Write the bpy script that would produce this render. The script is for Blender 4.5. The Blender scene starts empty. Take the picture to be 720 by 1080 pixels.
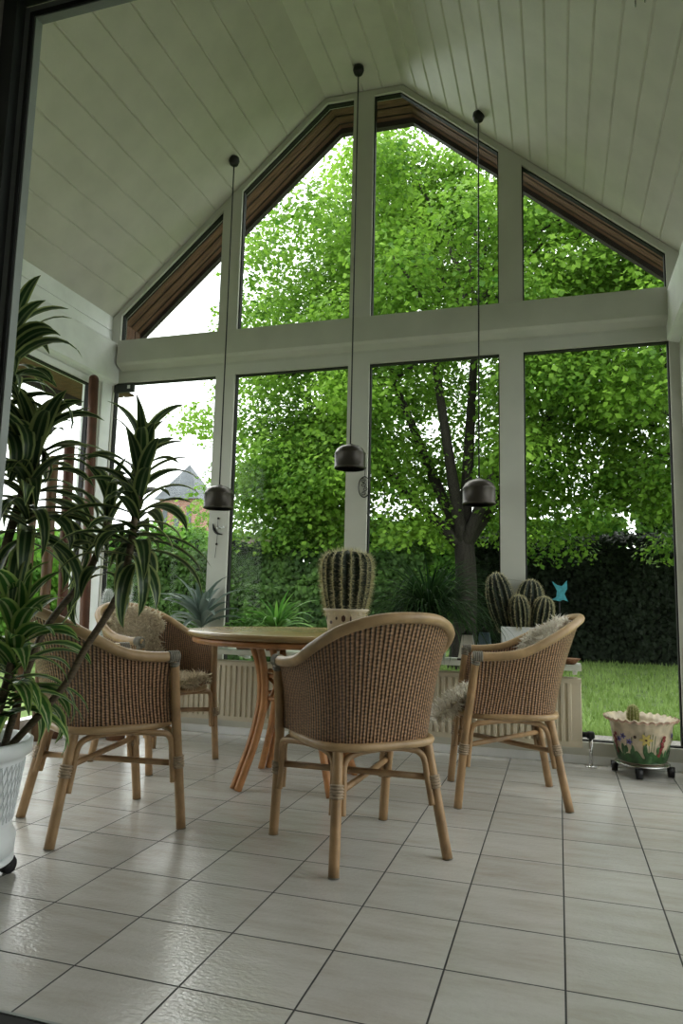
import bpy, math, random
import numpy as np
from mathutils import Vector, Matrix
random.seed(7); RNG = np.random.default_rng(11)
C = bpy.context.scene.collection
PI = math.pi
sc = bpy.context.scene

# ------------------------------------------------------------------ helpers
class MB:
    """collects shapes into one mesh"""
    def __init__(s): s.v=[]; s.f=[]; s.uv=[]; s.mi=[]; s.sm=[]
    def add(s, vs, fs, uvs=None, mi=0, smooth=True):
        o=len(s.v); s.v.extend([tuple(map(float,p)) for p in vs])
        for k,f in enumerate(fs):
            s.f.append(tuple(o+i for i in f)); s.mi.append(mi); s.sm.append(smooth)
            if uvs is None: s.uv.append([(0.0,0.0)]*len(f))
            else: s.uv.append([uvs[i] for i in f])
    def box(s,x0,x1,y0,y1,z0,z1,mi=0,M=None):
        vs=[(x,y,z) for z in (z0,z1) for y in (y0,y1) for x in (x0,x1)]
        if M is not None: vs=[M@Vector(p) for p in vs]
        fs=[(0,2,3,1),(4,5,7,6),(0,1,5,4),(2,6,7,3),(0,4,6,2),(1,3,7,5)]
        s.add(vs,fs,None,mi,False)
    def quad(s,a,b,c,d,mi=0,uv=((0,0),(1,0),(1,1),(0,1))):
        s.add([a,b,c,d],[(0,1,2,3)],list(uv),mi,False)
    def prism(s,poly,axis,a0,a1,mi=0,M=None):
        """poly: 2D points in the other two axes (order kept), extruded on axis"""
        n=len(poly); vs=[]
        for a in (a0,a1):
            for p in poly:
                q=list(p); q.insert(axis,a); vs.append(q)
        if M is not None: vs=[M@Vector(p) for p in vs]
        fs=[tuple(range(n))[::-1],tuple(range(n,2*n))]
        for i in range(n): j=(i+1)%n; fs.append((i,j,n+j,n+i))
        s.add(vs,fs,None,mi,False)
    def tube(s,pts,r,seg=8,closed=False,mi=0,caps=True,sub=0,uvs=1.0):
        P=[Vector(p) for p in pts]
        R=list(r) if hasattr(r,'__len__') else [r]*len(P)
        if sub:
            P,R=spline(P,R,sub,closed)
        n=len(P); T=[]
        for i in range(n):
            if closed: t=P[(i+1)%n]-P[i-1]
            else: t=P[min(i+1,n-1)]-P[max(i-1,0)]
            T.append(t.normalized() if t.length>1e-9 else Vector((0,0,1)))
        a=Vector((0,0,1)) if abs(T[0].z)<0.9 else Vector((1,0,0))
        N=(a-T[0]*a.dot(T[0])).normalized(); vs=[];uv=[];L=0
        for i in range(n):
            if i: L+=(P[i]-P[i-1]).length
            N=(N-T[i]*N.dot(T[i])).normalized(); B=T[i].cross(N)
            for k in range(seg):
                an=2*PI*k/seg
                vs.append(P[i]+(N*math.cos(an)+B*math.sin(an))*R[i]); uv.append((k/seg,L*uvs))
        fs=[]
        for i in range(n if closed else n-1):
            j=(i+1)%n
            for k in range(seg):
                l=(k+1)%seg; fs.append((i*seg+k,i*seg+l,j*seg+l,j*seg+k))
        if caps and not closed:
            fs.append(tuple(range(seg))[::-1]); fs.append(tuple((n-1)*seg+k for k in range(seg)))
        s.add(vs,fs,uv,mi,True)
    def lathe(s,prof,seg=32,c=(0,0,0),mi=0,wob=None,M=None):
        """prof: (r,z) list"""
        vs=[];uv=[];n=len(prof)
        for i,(r,z) in enumerate(prof):
            for k in range(seg):
                an=2*PI*k/seg; rr=r; zz=z
                if wob: rr,zz=wob(i,k,an,r,z)
                p=Vector((c[0]+rr*math.cos(an),c[1]+rr*math.sin(an),c[2]+zz))
                vs.append(M@p if M is not None else p); uv.append((k/seg,i/(n-1)))
        fs=[]
        for i in range(n-1):
            for k in range(seg):
                l=(k+1)%seg; fs.append((i*seg+k,i*seg+l,(i+1)*seg+l,(i+1)*seg+k))
        if prof[0][0]>1e-5: fs.append(tuple(range(seg))[::-1])
        if prof[-1][0]>1e-5: fs.append(tuple((n-1)*seg+k for k in range(seg)))
        s.add(vs,fs,uv,mi,True)
    def grid(s,fn,nu,nv,mi=0,uvf=None,smooth=True):
        vs=[];uv=[]
        for j in range(nv+1):
            for i in range(nu+1):
                u=i/nu;v=j/nv; vs.append(fn(u,v)); uv.append(uvf(u,v) if uvf else (u,v))
        fs=[(j*(nu+1)+i,j*(nu+1)+i+1,(j+1)*(nu+1)+i+1,(j+1)*(nu+1)+i) for j in range(nv) for i in range(nu)]
        s.add(vs,fs,uv,mi,smooth)
    def ball(s,c,r,seg=12,rings=8,mi=0):
        rx,ry,rz=(r,r,r) if not hasattr(r,'__len__') else r
        vs=[];fs=[]
        for i in range(rings+1):
            th=PI*i/rings
            for k in range(seg):
                a=2*PI*k/seg; vs.append((c[0]+rx*math.sin(th)*math.cos(a),c[1]+ry*math.sin(th)*math.sin(a),c[2]+rz*math.cos(th)))
        for i in range(rings):
            for k in range(seg):
                l=(k+1)%seg; fs.append((i*seg+k,(i+1)*seg+k,(i+1)*seg+l,i*seg+l))
        s.add(vs,fs,None,mi,True)
    def build(s,name,mats,parent=None,loc=None,rotz=None):
        me=bpy.data.meshes.new(name); me.from_pydata(s.v,[],s.f)
        uvl=me.uv_layers.new(name='UVMap')
        uvl.data.foreach_set('uv',np.array([c for f in s.uv for p in f for c in p],dtype=np.float32))
        me.polygons.foreach_set('use_smooth',np.array(s.sm,dtype=bool))
        me.polygons.foreach_set('material_index',np.array(s.mi,dtype=np.int32))
        for m in (mats if isinstance(mats,(list,tuple)) else [mats]): me.materials.append(m)
        me.validate(); me.update()
        o=bpy.data.objects.new(name,me); C.objects.link(o)
        if parent: o.parent=parent
        if loc: o.location=loc
        if rotz is not None: o.rotation_euler=(0,0,rotz)
        return o

def spline(P,R,sub,closed=False):
    n=len(P); out=[];ro=[]
    rng=range(n) if closed else range(n-1)
    for i in rng:
        if closed: p0,p1,p2,p3=P[i-1],P[i],P[(i+1)%n],P[(i+2)%n]
        else: p0,p1,p2,p3=P[max(i-1,0)],P[i],P[i+1],P[min(i+2,n-1)]
        r1,r2=R[i],R[(i+1)%n]
        for k in range(sub):
            t=k/sub;t2=t*t;t3=t2*t
            out.append(0.5*((2*p1)+(p2-p0)*t+(2*p0-5*p1+4*p2-p3)*t2+(3*p1-p0-3*p2+p3)*t3)); ro.append(r1+(r2-r1)*t)
    if not closed: out.append(P[-1].copy()); ro.append(R[-1])
    return out,ro

def tag(o,label,cat,group=None,kind=None):
    o['label']=label; o['category']=cat
    if group: o['group']=group
    if kind: o['kind']=kind
    return o
def thing(name,label,cat,loc=(0,0,0),rotz=0,group=None):
    o=bpy.data.objects.new(name,None); C.objects.link(o); o.empty_display_size=0.1
    o.location=loc; o.rotation_euler=(0,0,rotz); return tag(o,label,cat,group)
def struct(o): o['kind']='structure'; return o
def sempty(name,loc=(0,0,0)):
    o=bpy.data.objects.new(name,None); C.objects.link(o); o.location=loc; return struct(o)
def dup(root,loc,rotz,label,group=None):
    r=root.copy(); C.objects.link(r); r.location=loc; r.rotation_euler=(0,0,rotz); r['label']=label
    if group: r['group']=group
    for ch in list(root.children):
        c=ch.copy(); C.objects.link(c); c.parent=r
        for g in ch.children:
            d=g.copy(); C.objects.link(d); d.parent=c
    return r

# ------------------------------------------------------------------ materials
def nodes(name):
    m=bpy.data.materials.new(name); m.use_nodes=True; nt=m.node_tree
    return m,nt,nt.nodes['Principled BSDF'],nt.nodes['Material Output']
def N(nt,t,**k):
    n=nt.nodes.new(t)
    for a,b in k.items(): setattr(n,a,b)
    return n
def mth(nt,op,a,b=None,c=None):
    n=nt.nodes.new('ShaderNodeMath'); n.operation=op
    for i,x in enumerate((a,b,c)):
        if x is None: continue
        if isinstance(x,(int,float)): n.inputs[i].default_value=x
        else: nt.links.new(x,n.inputs[i])
    return n.outputs[0]
def ramp(nt,fac,stops):
    r=nt.nodes.new('ShaderNodeValToRGB'); e=r.color_ramp.elements
    while len(e)<len(stops): e.new(0.5)
    for el,(p,c) in zip(e,stops): el.position=p; el.color=(c[0],c[1],c[2],1)
    nt.links.new(fac,r.inputs[0]); return r.outputs[0]
def mat(name,col,rough=0.6,var=0.15,scale=8.0,metal=0.0,bump=0.0,bscale=None,stretch=None,spec=0.5,col2=None):
    m,nt,b,o=nodes(name)
    tc=N(nt,'ShaderNodeTexCoord'); src=tc.outputs['Object']
    if stretch:
        mp=N(nt,'ShaderNodeMapping'); mp.inputs['Scale'].default_value=stretch
        nt.links.new(src,mp.inputs[0]); src=mp.outputs[0]
    no=N(nt,'ShaderNodeTexNoise'); no.inputs['Scale'].default_value=scale; no.inputs['Detail'].default_value=4
    nt.links.new(src,no.inputs['Vector'])
    lo=tuple(c*(1-var) for c in col); hi=col2 if col2 else tuple(min(1,c*(1+var)) for c in col)
    nt.links.new(ramp(nt,no.outputs['Fac'],[(0.3,lo),(0.7,hi)]),b.inputs['Base Color'])
    b.inputs['Roughness'].default_value=rough; b.inputs['Metallic'].default_value=metal
    b.inputs['Specular IOR Level'].default_value=spec
    if bump:
        n2=N(nt,'ShaderNodeTexNoise'); n2.inputs['Scale'].default_value=bscale or scale*4; n2.inputs['Detail'].default_value=3
        nt.links.new(src,n2.inputs['Vector'])
        bp=N(nt,'ShaderNodeBump'); bp.inputs['Strength'].default_value=bump; bp.inputs['Distance'].default_value=0.01
        nt.links.new(n2.outputs['Fac'],bp.inputs['Height']); nt.links.new(bp.outputs[0],b.inputs['Normal'])
    return m

def floor_mat():
    m,nt,b,o=nodes('floor_tiles')
    tc=N(nt,'ShaderNodeTexCoord'); sp=N(nt,'ShaderNodeSeparateXYZ'); nt.links.new(tc.outputs['Object'],sp.inputs[0])
    tx=mth(nt,'DIVIDE',mth(nt,'ADD',sp.outputs[0],1.1988),0.3003)
    ty=mth(nt,'DIVIDE',mth(nt,'SUBTRACT',sp.outputs[1],1.6676),0.2998)
    def edge(t):
        f=mth(nt,'FRACT',t); return mth(nt,'MINIMUM',f,mth(nt,'SUBTRACT',1.0,f))
    e=mth(nt,'MINIMUM',edge(tx),edge(ty))
    mask=N(nt,'ShaderNodeMapRange'); mask.inputs['From Min'].default_value=0.006; mask.inputs['From Max'].default_value=0.011
    nt.links.new(e,mask.inputs[0]); mk=mask.outputs[0]
    cb=N(nt,'ShaderNodeCombineXYZ'); nt.links.new(mth(nt,'FLOOR',tx),cb.inputs[0]); nt.links.new(mth(nt,'FLOOR',ty),cb.inputs[1])
    wn=N(nt,'ShaderNodeTexWhiteNoise'); nt.links.new(cb.outputs[0],wn.inputs['Vector'])
    mp=N(nt,'ShaderNodeMapping'); mp.inputs['Scale'].default_value=(1.6,7,1); nt.links.new(tc.outputs['Object'],mp.inputs[0])
    ad=N(nt,'ShaderNodeVectorMath',operation='MULTIPLY_ADD'); nt.links.new(wn.outputs['Color'],ad.inputs[0]); ad.inputs[1].default_value=(9,9,9); nt.links.new(mp.outputs[0],ad.inputs[2])
    no=N(nt,'ShaderNodeTexNoise'); no.inputs['Scale'].default_value=2.2; no.inputs['Detail'].default_value=6; no.inputs['Roughness'].default_value=0.65
    nt.links.new(ad.outputs[0],no.inputs['Vector'])
    col=ramp(nt,no.outputs['Fac'],[(0.25,(0.46,0.43,0.375)),(0.5,(0.54,0.53,0.49)),(0.8,(0.60,0.595,0.565))])
    mx=N(nt,'ShaderNodeMix',data_type='RGBA'); nt.links.new(mk,mx.inputs[0]); mx.inputs[6].default_value=(0.035,0.038,0.035,1); nt.links.new(col,mx.inputs[7])
    hs=N(nt,'ShaderNodeHueSaturation'); nt.links.new(mx.outputs[2],hs.inputs['Color']); nt.links.new(mth(nt,'MULTIPLY_ADD',wn.outputs['Value'],0.12,0.94),hs.inputs['Value'])
    nt.links.new(hs.outputs[0],b.inputs['Base Color'])
    mr=N(nt,'ShaderNodeMapRange'); nt.links.new(mk,mr.inputs[0]); mr.inputs['To Min'].default_value=0.8; mr.inputs['To Max'].default_value=0.17; b.inputs['Specular IOR Level'].default_value=0.75
    nt.links.new(mr.outputs[0],b.inputs['Roughness'])
    mp2=N(nt,'ShaderNodeMapping'); mp2.inputs['Scale'].default_value=(34,60,1); nt.links.new(tc.outputs['Object'],mp2.inputs[0])
    n2=N(nt,'ShaderNodeTexNoise'); n2.inputs['Scale'].default_value=1.6; n2.inputs['Detail'].default_value=3; nt.links.new(mp2.outputs[0],n2.inputs['Vector'])
    h=mth(nt,'ADD',mth(nt,'MULTIPLY',n2.outputs['Fac'],0.75),mk)
    bp=N(nt,'ShaderNodeBump'); bp.inputs['Strength'].default_value=0.5; bp.inputs['Distance'].default_value=0.004
    nt.links.new(h,bp.inputs['Height']); nt.links.new(bp.outputs[0],b.inputs['Normal'])
    return m

def weave_mat(name,dark,light):
    m,nt,b,o=nodes(name)
    uv=N(nt,'ShaderNodeUVMap'); uv.uv_map='UVMap'
    sp=N(nt,'ShaderNodeSeparateXYZ'); nt.links.new(uv.outputs[0],sp.inputs[0])
    u,v=sp.outputs[0],sp.outputs[1]
    su=mth(nt,'SINE',mth(nt,'MULTIPLY',u,PI/0.0175)); sv=mth(nt,'SINE',mth(nt,'MULTIPLY',v,PI/0.0068)); s2=mth(nt,'SINE',mth(nt,'MULTIPLY',u,PI/0.035))
    rib=mth(nt,'ABSOLUTE',su)
    h=mth(nt,'MULTIPLY_ADD',mth(nt,'MULTIPLY',s2,sv),0.16,mth(nt,'MULTIPLY_ADD',rib,0.72,0.14))
    no=N(nt,'ShaderNodeTexNoise'); no.inputs['Scale'].default_value=60; nt.links.new(uv.outputs[0],no.inputs['Vector'])
    h2=mth(nt,'ADD',h,mth(nt,'MULTIPLY_ADD',no.outputs['Fac'],0.7,-0.35))
    mid=tuple((a+c)/2 for a,c in zip(dark,light))
    nt.links.new(ramp(nt,h2,[(0.22,dark),(0.62,mid),(1.0,light)]),b.inputs['Base Color'])
    b.inputs['Roughness'].default_value=0.4
    al=mth(nt,'GREATER_THAN',h2,0.05); nt.links.new(al,b.inputs['Alpha'])
    bp=N(nt,'ShaderNodeBump'); bp.inputs['Strength'].default_value=0.9; bp.inputs['Distance'].default_value=0.006
    nt.links.new(h,bp.inputs['Height']); nt.links.new(bp.outputs[0],b.inputs['Normal'])
    return m

def leaf_mat(name,c1,c2,trans=0.45,rough=0.5,patch=0.0):
    m,nt,b,o=nodes(name)
    g=N(nt,'ShaderNodeNewGeometry')
    fac=g.outputs['Random Per Island']
    if patch:
        tc=N(nt,'ShaderNodeTexCoord'); no=N(nt,'ShaderNodeTexNoise'); no.inputs['Scale'].default_value=patch; no.inputs['Detail'].default_value=2
        nt.links.new(tc.outputs['Object'],no.inputs['Vector'])
        fac=mth(nt,'ADD',mth(nt,'MULTIPLY',fac,0.5),mth(nt,'MULTIPLY_ADD',no.outputs['Fac'],1.6,-0.55))
    col=ramp(nt,fac,[(0.0,c1),(1.0,c2)])
    nt.links.new(col,b.inputs['Base Color']); b.inputs['Roughness'].default_value=rough; b.inputs['Specular IOR Level'].default_value=0.3
    t=N(nt,'ShaderNodeBsdfTranslucent'); nt.links.new(col,t.inputs[0])
    mx=N(nt,'ShaderNodeMixShader'); mx.inputs[0].default_value=trans
    nt.links.new(b.outputs[0],mx.inputs[1]); nt.links.new(t.outputs[0],mx.inputs[2]); nt.links.new(mx.outputs[0],o.inputs[0])
    return m

def stripe_leaf_mat(name,core,mid,edge,trans=0.25):
    m,nt,b,o=nodes(name)
    uv=N(nt,'ShaderNodeUVMap'); uv.uv_map='UVMap'; sp=N(nt,'ShaderNodeSeparateXYZ'); nt.links.new(uv.outputs[0],sp.inputs[0])
    d=mth(nt,'ABSOLUTE',mth(nt,'SUBTRACT',sp.outputs[0],0.5))
    col=ramp(nt,mth(nt,'MULTIPLY',d,2.0),[(0.0,mid),(0.10,mid),(0.16,core),(0.62,core),(0.74,edge),(1.0,edge)])
    nt.links.new(col,b.inputs['Base Color']); b.inputs['Roughness'].default_value=0.35
    t=N(nt,'ShaderNodeBsdfTranslucent'); nt.links.new(col,t.inputs[0])
    mx=N(nt,'ShaderNodeMixShader'); mx.inputs[0].default_value=trans
    nt.links.new(b.outputs[0],mx.inputs[1]); nt.links.new(t.outputs[0],mx.inputs[2]); nt.links.new(mx.outputs[0],o.inputs[0])
    return m

def glass_mat():
    m,nt,b,o=nodes('window_glass'); nt.nodes.remove(b)
    t=N(nt,'ShaderNodeBsdfTransparent'); t.inputs[0].default_value=(0.96,0.98,0.97,1)
    g=N(nt,'ShaderNodeBsdfGlossy'); g.inputs['Roughness'].default_value=0.02
    no=N(nt,'ShaderNodeTexNoise'); no.inputs['Scale'].default_value=0.8
    fr=N(nt,'ShaderNodeFresnel'); fr.inputs[0].default_value=1.45
    mx=N(nt,'ShaderNodeMixShader'); nt.links.new(mth(nt,'MULTIPLY',fr.outputs[0],mth(nt,'MULTIPLY_ADD',no.outputs['Fac'],0.15,0.3)),mx.inputs[0])
    nt.links.new(t.outputs[0],mx.inputs[1]); nt.links.new(g.outputs[0],mx.inputs[2]); nt.links.new(mx.outputs[0],o.inputs[0])
    return m

def brick_mat(name,c1,c2,mortar,scale):
    m,nt,b,o=nodes(name)
    tc=N(nt,'ShaderNodeTexCoord'); mp=N(nt,'ShaderNodeMapping'); mp.inputs['Rotation'].default_value=(PI/2,0,0)
    nt.links.new(tc.outputs['Object'],mp.inputs[0])
    br=N(nt,'ShaderNodeTexBrick'); br.inputs['Scale'].default_value=scale
    br.inputs['Color1'].default_value=(*c1,1); br.inputs['Color2'].default_value=(*c2,1); br.inputs['Mortar'].default_value=(*mortar,1)
    nt.links.new(mp.outputs[0],br.inputs['Vector']); nt.links.new(br.outputs[0],b.inputs['Base Color']); b.inputs['Roughness'].default_value=0.9
    return m

M_FLOOR=floor_mat()
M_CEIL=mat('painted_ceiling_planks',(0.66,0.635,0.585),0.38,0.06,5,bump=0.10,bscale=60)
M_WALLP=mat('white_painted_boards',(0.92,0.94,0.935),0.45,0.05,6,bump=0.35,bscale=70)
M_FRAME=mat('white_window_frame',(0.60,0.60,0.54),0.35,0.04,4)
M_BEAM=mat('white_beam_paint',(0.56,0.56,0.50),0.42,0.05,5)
M_GLASS=glass_mat()
M_SEAL=mat('black_rubber_seal',(0.012,0.012,0.012),0.6,0.2)
M_EAVE=mat('brown_eave_boards',(0.165,0.088,0.056),0.7,0.35,14,stretch=(.4,3,.4),bump=0.2)
M_EAVED=mat('dark_eave_edge',(0.06,0.05,0.048),0.6,0.2,6)
M_JAMB=mat('dark_grey_door_jamb',(0.035,0.04,0.038),0.5,0.2)
M_JAMBL=mat('grey_door_track',(0.30,0.33,0.32),0.4,0.1)
M_HOUSE=mat('house_plaster',(0.35,0.34,0.31),0.8,0.05)
M_RATT=mat('rattan_cane',(0.36,0.23,0.115),0.42,0.22,14,bump=0.15,bscale=60)
M_RAIL=mat('rattan_rail',(0.40,0.27,0.14),0.4,0.18,14,bump=0.15,bscale=60)
M_WRAP=mat('cane_binding',(0.36,0.28,0.19),0.55,0.25,60,stretch=(1,1,6))
M_TIP=mat('dark_arm_binding',(0.20,0.185,0.145),0.55,0.25,50)
M_WEAVE=weave_mat('woven_rattan',(0.016,0.008,0.004),(0.46,0.27,0.15))
M_FUR=leaf_mat('sheepskin_wool',(0.56,0.48,0.35),(0.92,0.85,0.70),0.45,0.9)
M_FURW=leaf_mat('pale_sheepskin_wool',(0.72,0.67,0.57),(0.97,0.95,0.89),0.45,0.9)
M_FURB=mat('sheepskin_hide',(0.80,0.73,0.60),0.9,0.15,40)
M_TTOP=mat('table_top_veneer',(0.36,0.25,0.11),0.25,0.12,5,stretch=(1,6,1))
M_TLEG=mat('orange_cane_table_legs',(0.42,0.20,0.075),0.38,0.22,18)
M_RAD=mat('cream_radiator_enamel',(0.56,0.50,0.37),0.4,0.03)
M_SHELF=mat('pale_stone_shelf',(0.55,0.56,0.48),0.3,0.1,12)
M_POTW=mat('white_plastic_pot',(0.80,0.83,0.84),0.4,0.04)
M_BLACK=mat('black_plastic',(0.015,0.015,0.017),0.45,0.2)
M_LAMP=mat('dark_bronze_lamp',(0.06,0.052,0.042),0.38,0.1,metal=0.5)
M_LAMPIN=mat('pale_lamp_glass',(0.5,0.48,0.42),0.4,0.3,30)
M_SOIL=mat('potting_soil',(0.04,0.03,0.02),0.95,0.4,40,bump=0.6)
M_STEM=mat('dracaena_stem',(0.12,0.09,0.055),0.7,0.4,40,stretch=(1,1,4),bump=0.4)
M_DRAC=stripe_leaf_mat('dracaena_leaf',(0.024,0.062,0.02),(0.16,0.21,0.10),(0.34,0.40,0.16))
M_DRACL=stripe_leaf_mat('bright_dracaena_leaf',(0.05,0.15,0.03),(0.46,0.52,0.27),(0.34,0.46,0.14),0.4)
M_AGAVE=leaf_mat('grey_green_agave_leaf',(0.12,0.18,0.15),(0.32,0.39,0.36),0.15,0.35)
M_FERN=leaf_mat('fern_leaf',(0.06,0.20,0.03),(0.22,0.45,0.09),0.4)
M_GRASSY=leaf_mat('dark_grassy_leaf',(0.012,0.04,0.012),(0.05,0.11,0.03),0.3)
M_CACT=mat('cactus_skin',(0.012,0.022,0.010),0.6,0.4,20)
M_SPINE=leaf_mat('cactus_spines',(0.36,0.32,0.15),(0.85,0.80,0.55),0.55,0.7)
M_SPINEB=leaf_mat('dark_cactus_spines',(0.16,0.11,0.06),(0.50,0.42,0.26),0.2,0.7)
M_WOOL=leaf_mat('white_cactus_wool',(0.75,0.77,0.77),(0.97,0.98,0.98),0.4,0.8)
M_CACTW=mat('woolly_cactus_skin',(0.42,0.47,0.43),0.7,0.2,30)
M_CACTG=mat('cactus_green',(0.18,0.20,0.05),0.7,0.3,60,bump=0.5)
M_CERC=mat('cream_ceramic',(0.58,0.52,0.40),0.4,0.12,15)
M_CERP=mat('cream_painted_ceramic',(0.52,0.44,0.32),0.35,0.3,14)
M_PBROWN=mat('brown_glaze',(0.06,0.03,0.02),0.4,0.3)
M_PGREEN=mat('green_glaze',(0.035,0.10,0.03),0.35,0.45,30)
M_PGREEN2=mat('light_green_glaze',(0.07,0.16,0.06),0.35,0.4,30)
M_PYEL=mat('yellow_glaze',(0.50,0.40,0.12),0.4,0.15,30)
M_PRED=mat('red_glaze',(0.20,0.03,0.03),0.4,0.4,40)
M_PBLUE=mat('violet_glaze',(0.14,0.13,0.36),0.4,0.4,40)
M_PPINK=mat('pink_glaze',(0.55,0.36,0.28),0.4,0.2,30)
M_CHROME=mat('chrome_metal',(0.65,0.65,0.64),0.22,0.05,metal=1.0)
M_TURQ=mat('turquoise_enamel',(0.10,0.42,0.50),0.4,0.25,60)
M_POLE=mat('red_brown_pole',(0.12,0.05,0.028),0.55,0.35,9,stretch=(3,3,0.7))
M_CANE=mat('tan_bamboo_pole',(0.17,0.10,0.05),0.5,0.35,9,stretch=(3,3,0.7))
M_TERRA=mat('brown_terracotta',(0.20,0.095,0.045),0.7,0.25)
M_WIRE=mat('dark_wire',(0.03,0.028,0.024),0.5,0.2,metal=0.6)
M_WHITE=mat('white_enamel',(0.87,0.89,0.89),0.4,0.05)
M_BARK=mat('tree_bark',(0.035,0.03,0.024),0.9,0.4,12,bump=0.6,stretch=(3,3,0.6))
M_LAWN=mat('lawn_ground',(0.10,0.17,0.04),0.95,0.3,3,col2=(0.19,0.28,0.08))
M_GRASS=leaf_mat('grass_blades',(0.15,0.24,0.055),(0.32,0.44,0.15),0.4,0.6,patch=1.2)
M_MAPLE=leaf_mat('maple_leaf',(0.05,0.15,0.018),(0.34,0.56,0.075),0.5,0.55,patch=0.9)
M_HEDGE=leaf_mat('hedge_leaf',(0.02,0.055,0.012),(0.095,0.19,0.035),0.3,0.6,patch=1.5)
M_SHRUB=leaf_mat('bright_shrub_leaf',(0.05,0.16,0.02),(0.22,0.44,0.06),0.4,0.6,patch=2.0)
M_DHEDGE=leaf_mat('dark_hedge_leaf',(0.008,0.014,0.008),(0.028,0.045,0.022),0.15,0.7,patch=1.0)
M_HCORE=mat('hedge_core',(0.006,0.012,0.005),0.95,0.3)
M_BRICK=brick_mat('tower_brick',(0.26,0.12,0.09),(0.34,0.17,0.13),(0.4,0.35,0.32),3)
M_BRICKW=brick_mat('garden_brick',(0.17,0.12,0.11),(0.24,0.17,0.15),(0.3,0.28,0.26),4)
M_SLATE=mat('slate_roof',(0.09,0.105,0.115),0.6,0.25,2)
M_PAVE=mat('grey_gravel',(0.22,0.21,0.19),0.9,0.4,60,bump=0.5)

# ------------------------------------------------------------------ room dimensions (metres)
W=4.73; YF=1.43; XL=-3.41; XR=0.77; Z0B,Z1B=2.69,2.952
AL=(-1.645,4.766); AR=(-1.045,4.752); EL=3.184; ER=3.206
def roofz(x):
    if x<AL[0]: return EL+(x-XL)*(AL[1]-EL)/(AL[0]-XL)
    if x>AR[0]: return ER+(XR-x)*(AR[1]-ER)/(XR-AR[0])
    return AL[1]+(x-AL[0])*(AR[1]-AL[1])/(AR[0]-AL[0])

# floor and ground
b=MB(); b.box(XL-.1,XR+.1,-3.2,W+.08,-.12,0); struct(b.build('floor',M_FLOOR))
# ceilings: planks with v-grooves
def planks(name,p0,p1,n,y0,y1):
    """p0,p1 (x,z) ends of the slope; n planks running along Y"""
    b=MB(); P0=Vector((p0[0],0,p0[1]));P1=Vector((p1[0],0,p1[1])); d=(P1-P0); L=d.length; d.normalize()
    nrm=Vector((d.z,0,-d.x)); 
    if nrm.z>0: nrm=-nrm            # into the room
    g=0.009; dep=0.008; prof=[]
    for i in range(n):
        a=L*i/n; e=L*(i+1)/n
        prof+= [(a if i else -.0,dep if i else 0),(a+g,0),(e-g,0),(e,dep if i<n-1 else 0)]
    for k in range(len(prof)-1):
        if prof[k]==prof[k+1]: continue
        q=[P0+d*t-nrm*h for t,h in prof[k:k+2]]
        A=[Vector((p.x,y,p.z)) for p in q for y in (y0,y1)]
        b.add([A[0],A[1],A[3],A[2]],[(0,1,2,3)],None,0,False)
    t=0.10                            # roof build-up above
    q=[P0-nrm*t-d*.12,P1-nrm*t+d*.12]
    A=[Vector((p.x,y,p.z)) for p in q for y in (y0,y1)]
    b.add([A[0],A[1],A[3],A[2]],[(0,1,2,3)],None,0,False)
    return struct(b.build(name,M_CEIL))
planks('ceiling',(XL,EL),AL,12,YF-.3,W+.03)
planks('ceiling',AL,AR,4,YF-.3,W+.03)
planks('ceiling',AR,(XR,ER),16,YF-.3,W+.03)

# ---------------------------------------------------------------- back glazed wall
def frame_poly(b,poly,w,y0,y1,mi=0):
    """picture-frame from a convex polygon (x,z), inner offset w"""
    n=len(poly); P=[Vector((p[0],p[1])) for p in poly]
    area=sum(P[i].x*P[(i+1)%n].y-P[(i+1)%n].x*P[i].y for i in range(n))
    if area<0: P=P[::-1]
    def inner(w):
        R=[]
        def off(a,c):
            dd=(c-a).normalized(); sl=abs(dd.x)>.15 and (c.y+a.y)/2>3.2
            ww=min(w,.042) if sl else w
            return a+Vector((-dd.y,dd.x))*ww,dd
        for i in range(n):
            a,d1=off(P[i-1],P[i]); c,d2=off(P[i],P[(i+1)%n])
            den=d1.x*d2.y-d1.y*d2.x
            if abs(den)<1e-6: R.append(c); continue
            tt=((c.x-a.x)*d2.y-(c.y-a.y)*d2.x)/den; R.append(a+d1*tt)
        return R
    I=inner(w)
    vs=[(p.x,y,p.y) for y in (y0,y1) for S in (P,I) for p in S]
    fs=[]
    for i in range(n):
        j=(i+1)%n
        fs.append((i,j,n+j,n+i)); fs.append((2*n+i,3*n+i,3*n+j,2*n+j))
        fs.append((n+i,n+j,3*n+j,3*n+i)); fs.append((i,2*n+i,2*n+j,j))
    b.add(vs,fs,None,mi,False)
    return I,inner
def window(idx,poly,w,thick=(W-.035,W+.045)):
    e=sempty('window_%d'%idx,(0,0,0))
    b=MB(); I,inner=frame_poly(b,poly,w,thick[0],thick[1])
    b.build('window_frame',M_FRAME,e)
    b=MB(); Q=[(p.x,p.y) for p in I]; frame_poly(b,Q,0.008,W-.012,W+.03); b.build('seal',M_SEAL,e)
    b=MB(); n=len(Q); b.add([(p[0],W+.01,p[1]) for p in Q],[tuple(range(n))],None,0,False); b.build('pane',M_GLASS,e)
    return e
XS=[XL+.0,-2.387,-1.338,-0.277,XR]
fw=0.078
# lower row
for i in range(4):
    x0,x1=XS[i],XS[i+1]
    window(i+1,[(x0+(-.035 if i==0 else 0),0.05),(x1,0.05),(x1,2.705),(x0+(-.035 if i==0 else 0),2.705)],fw)
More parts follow.
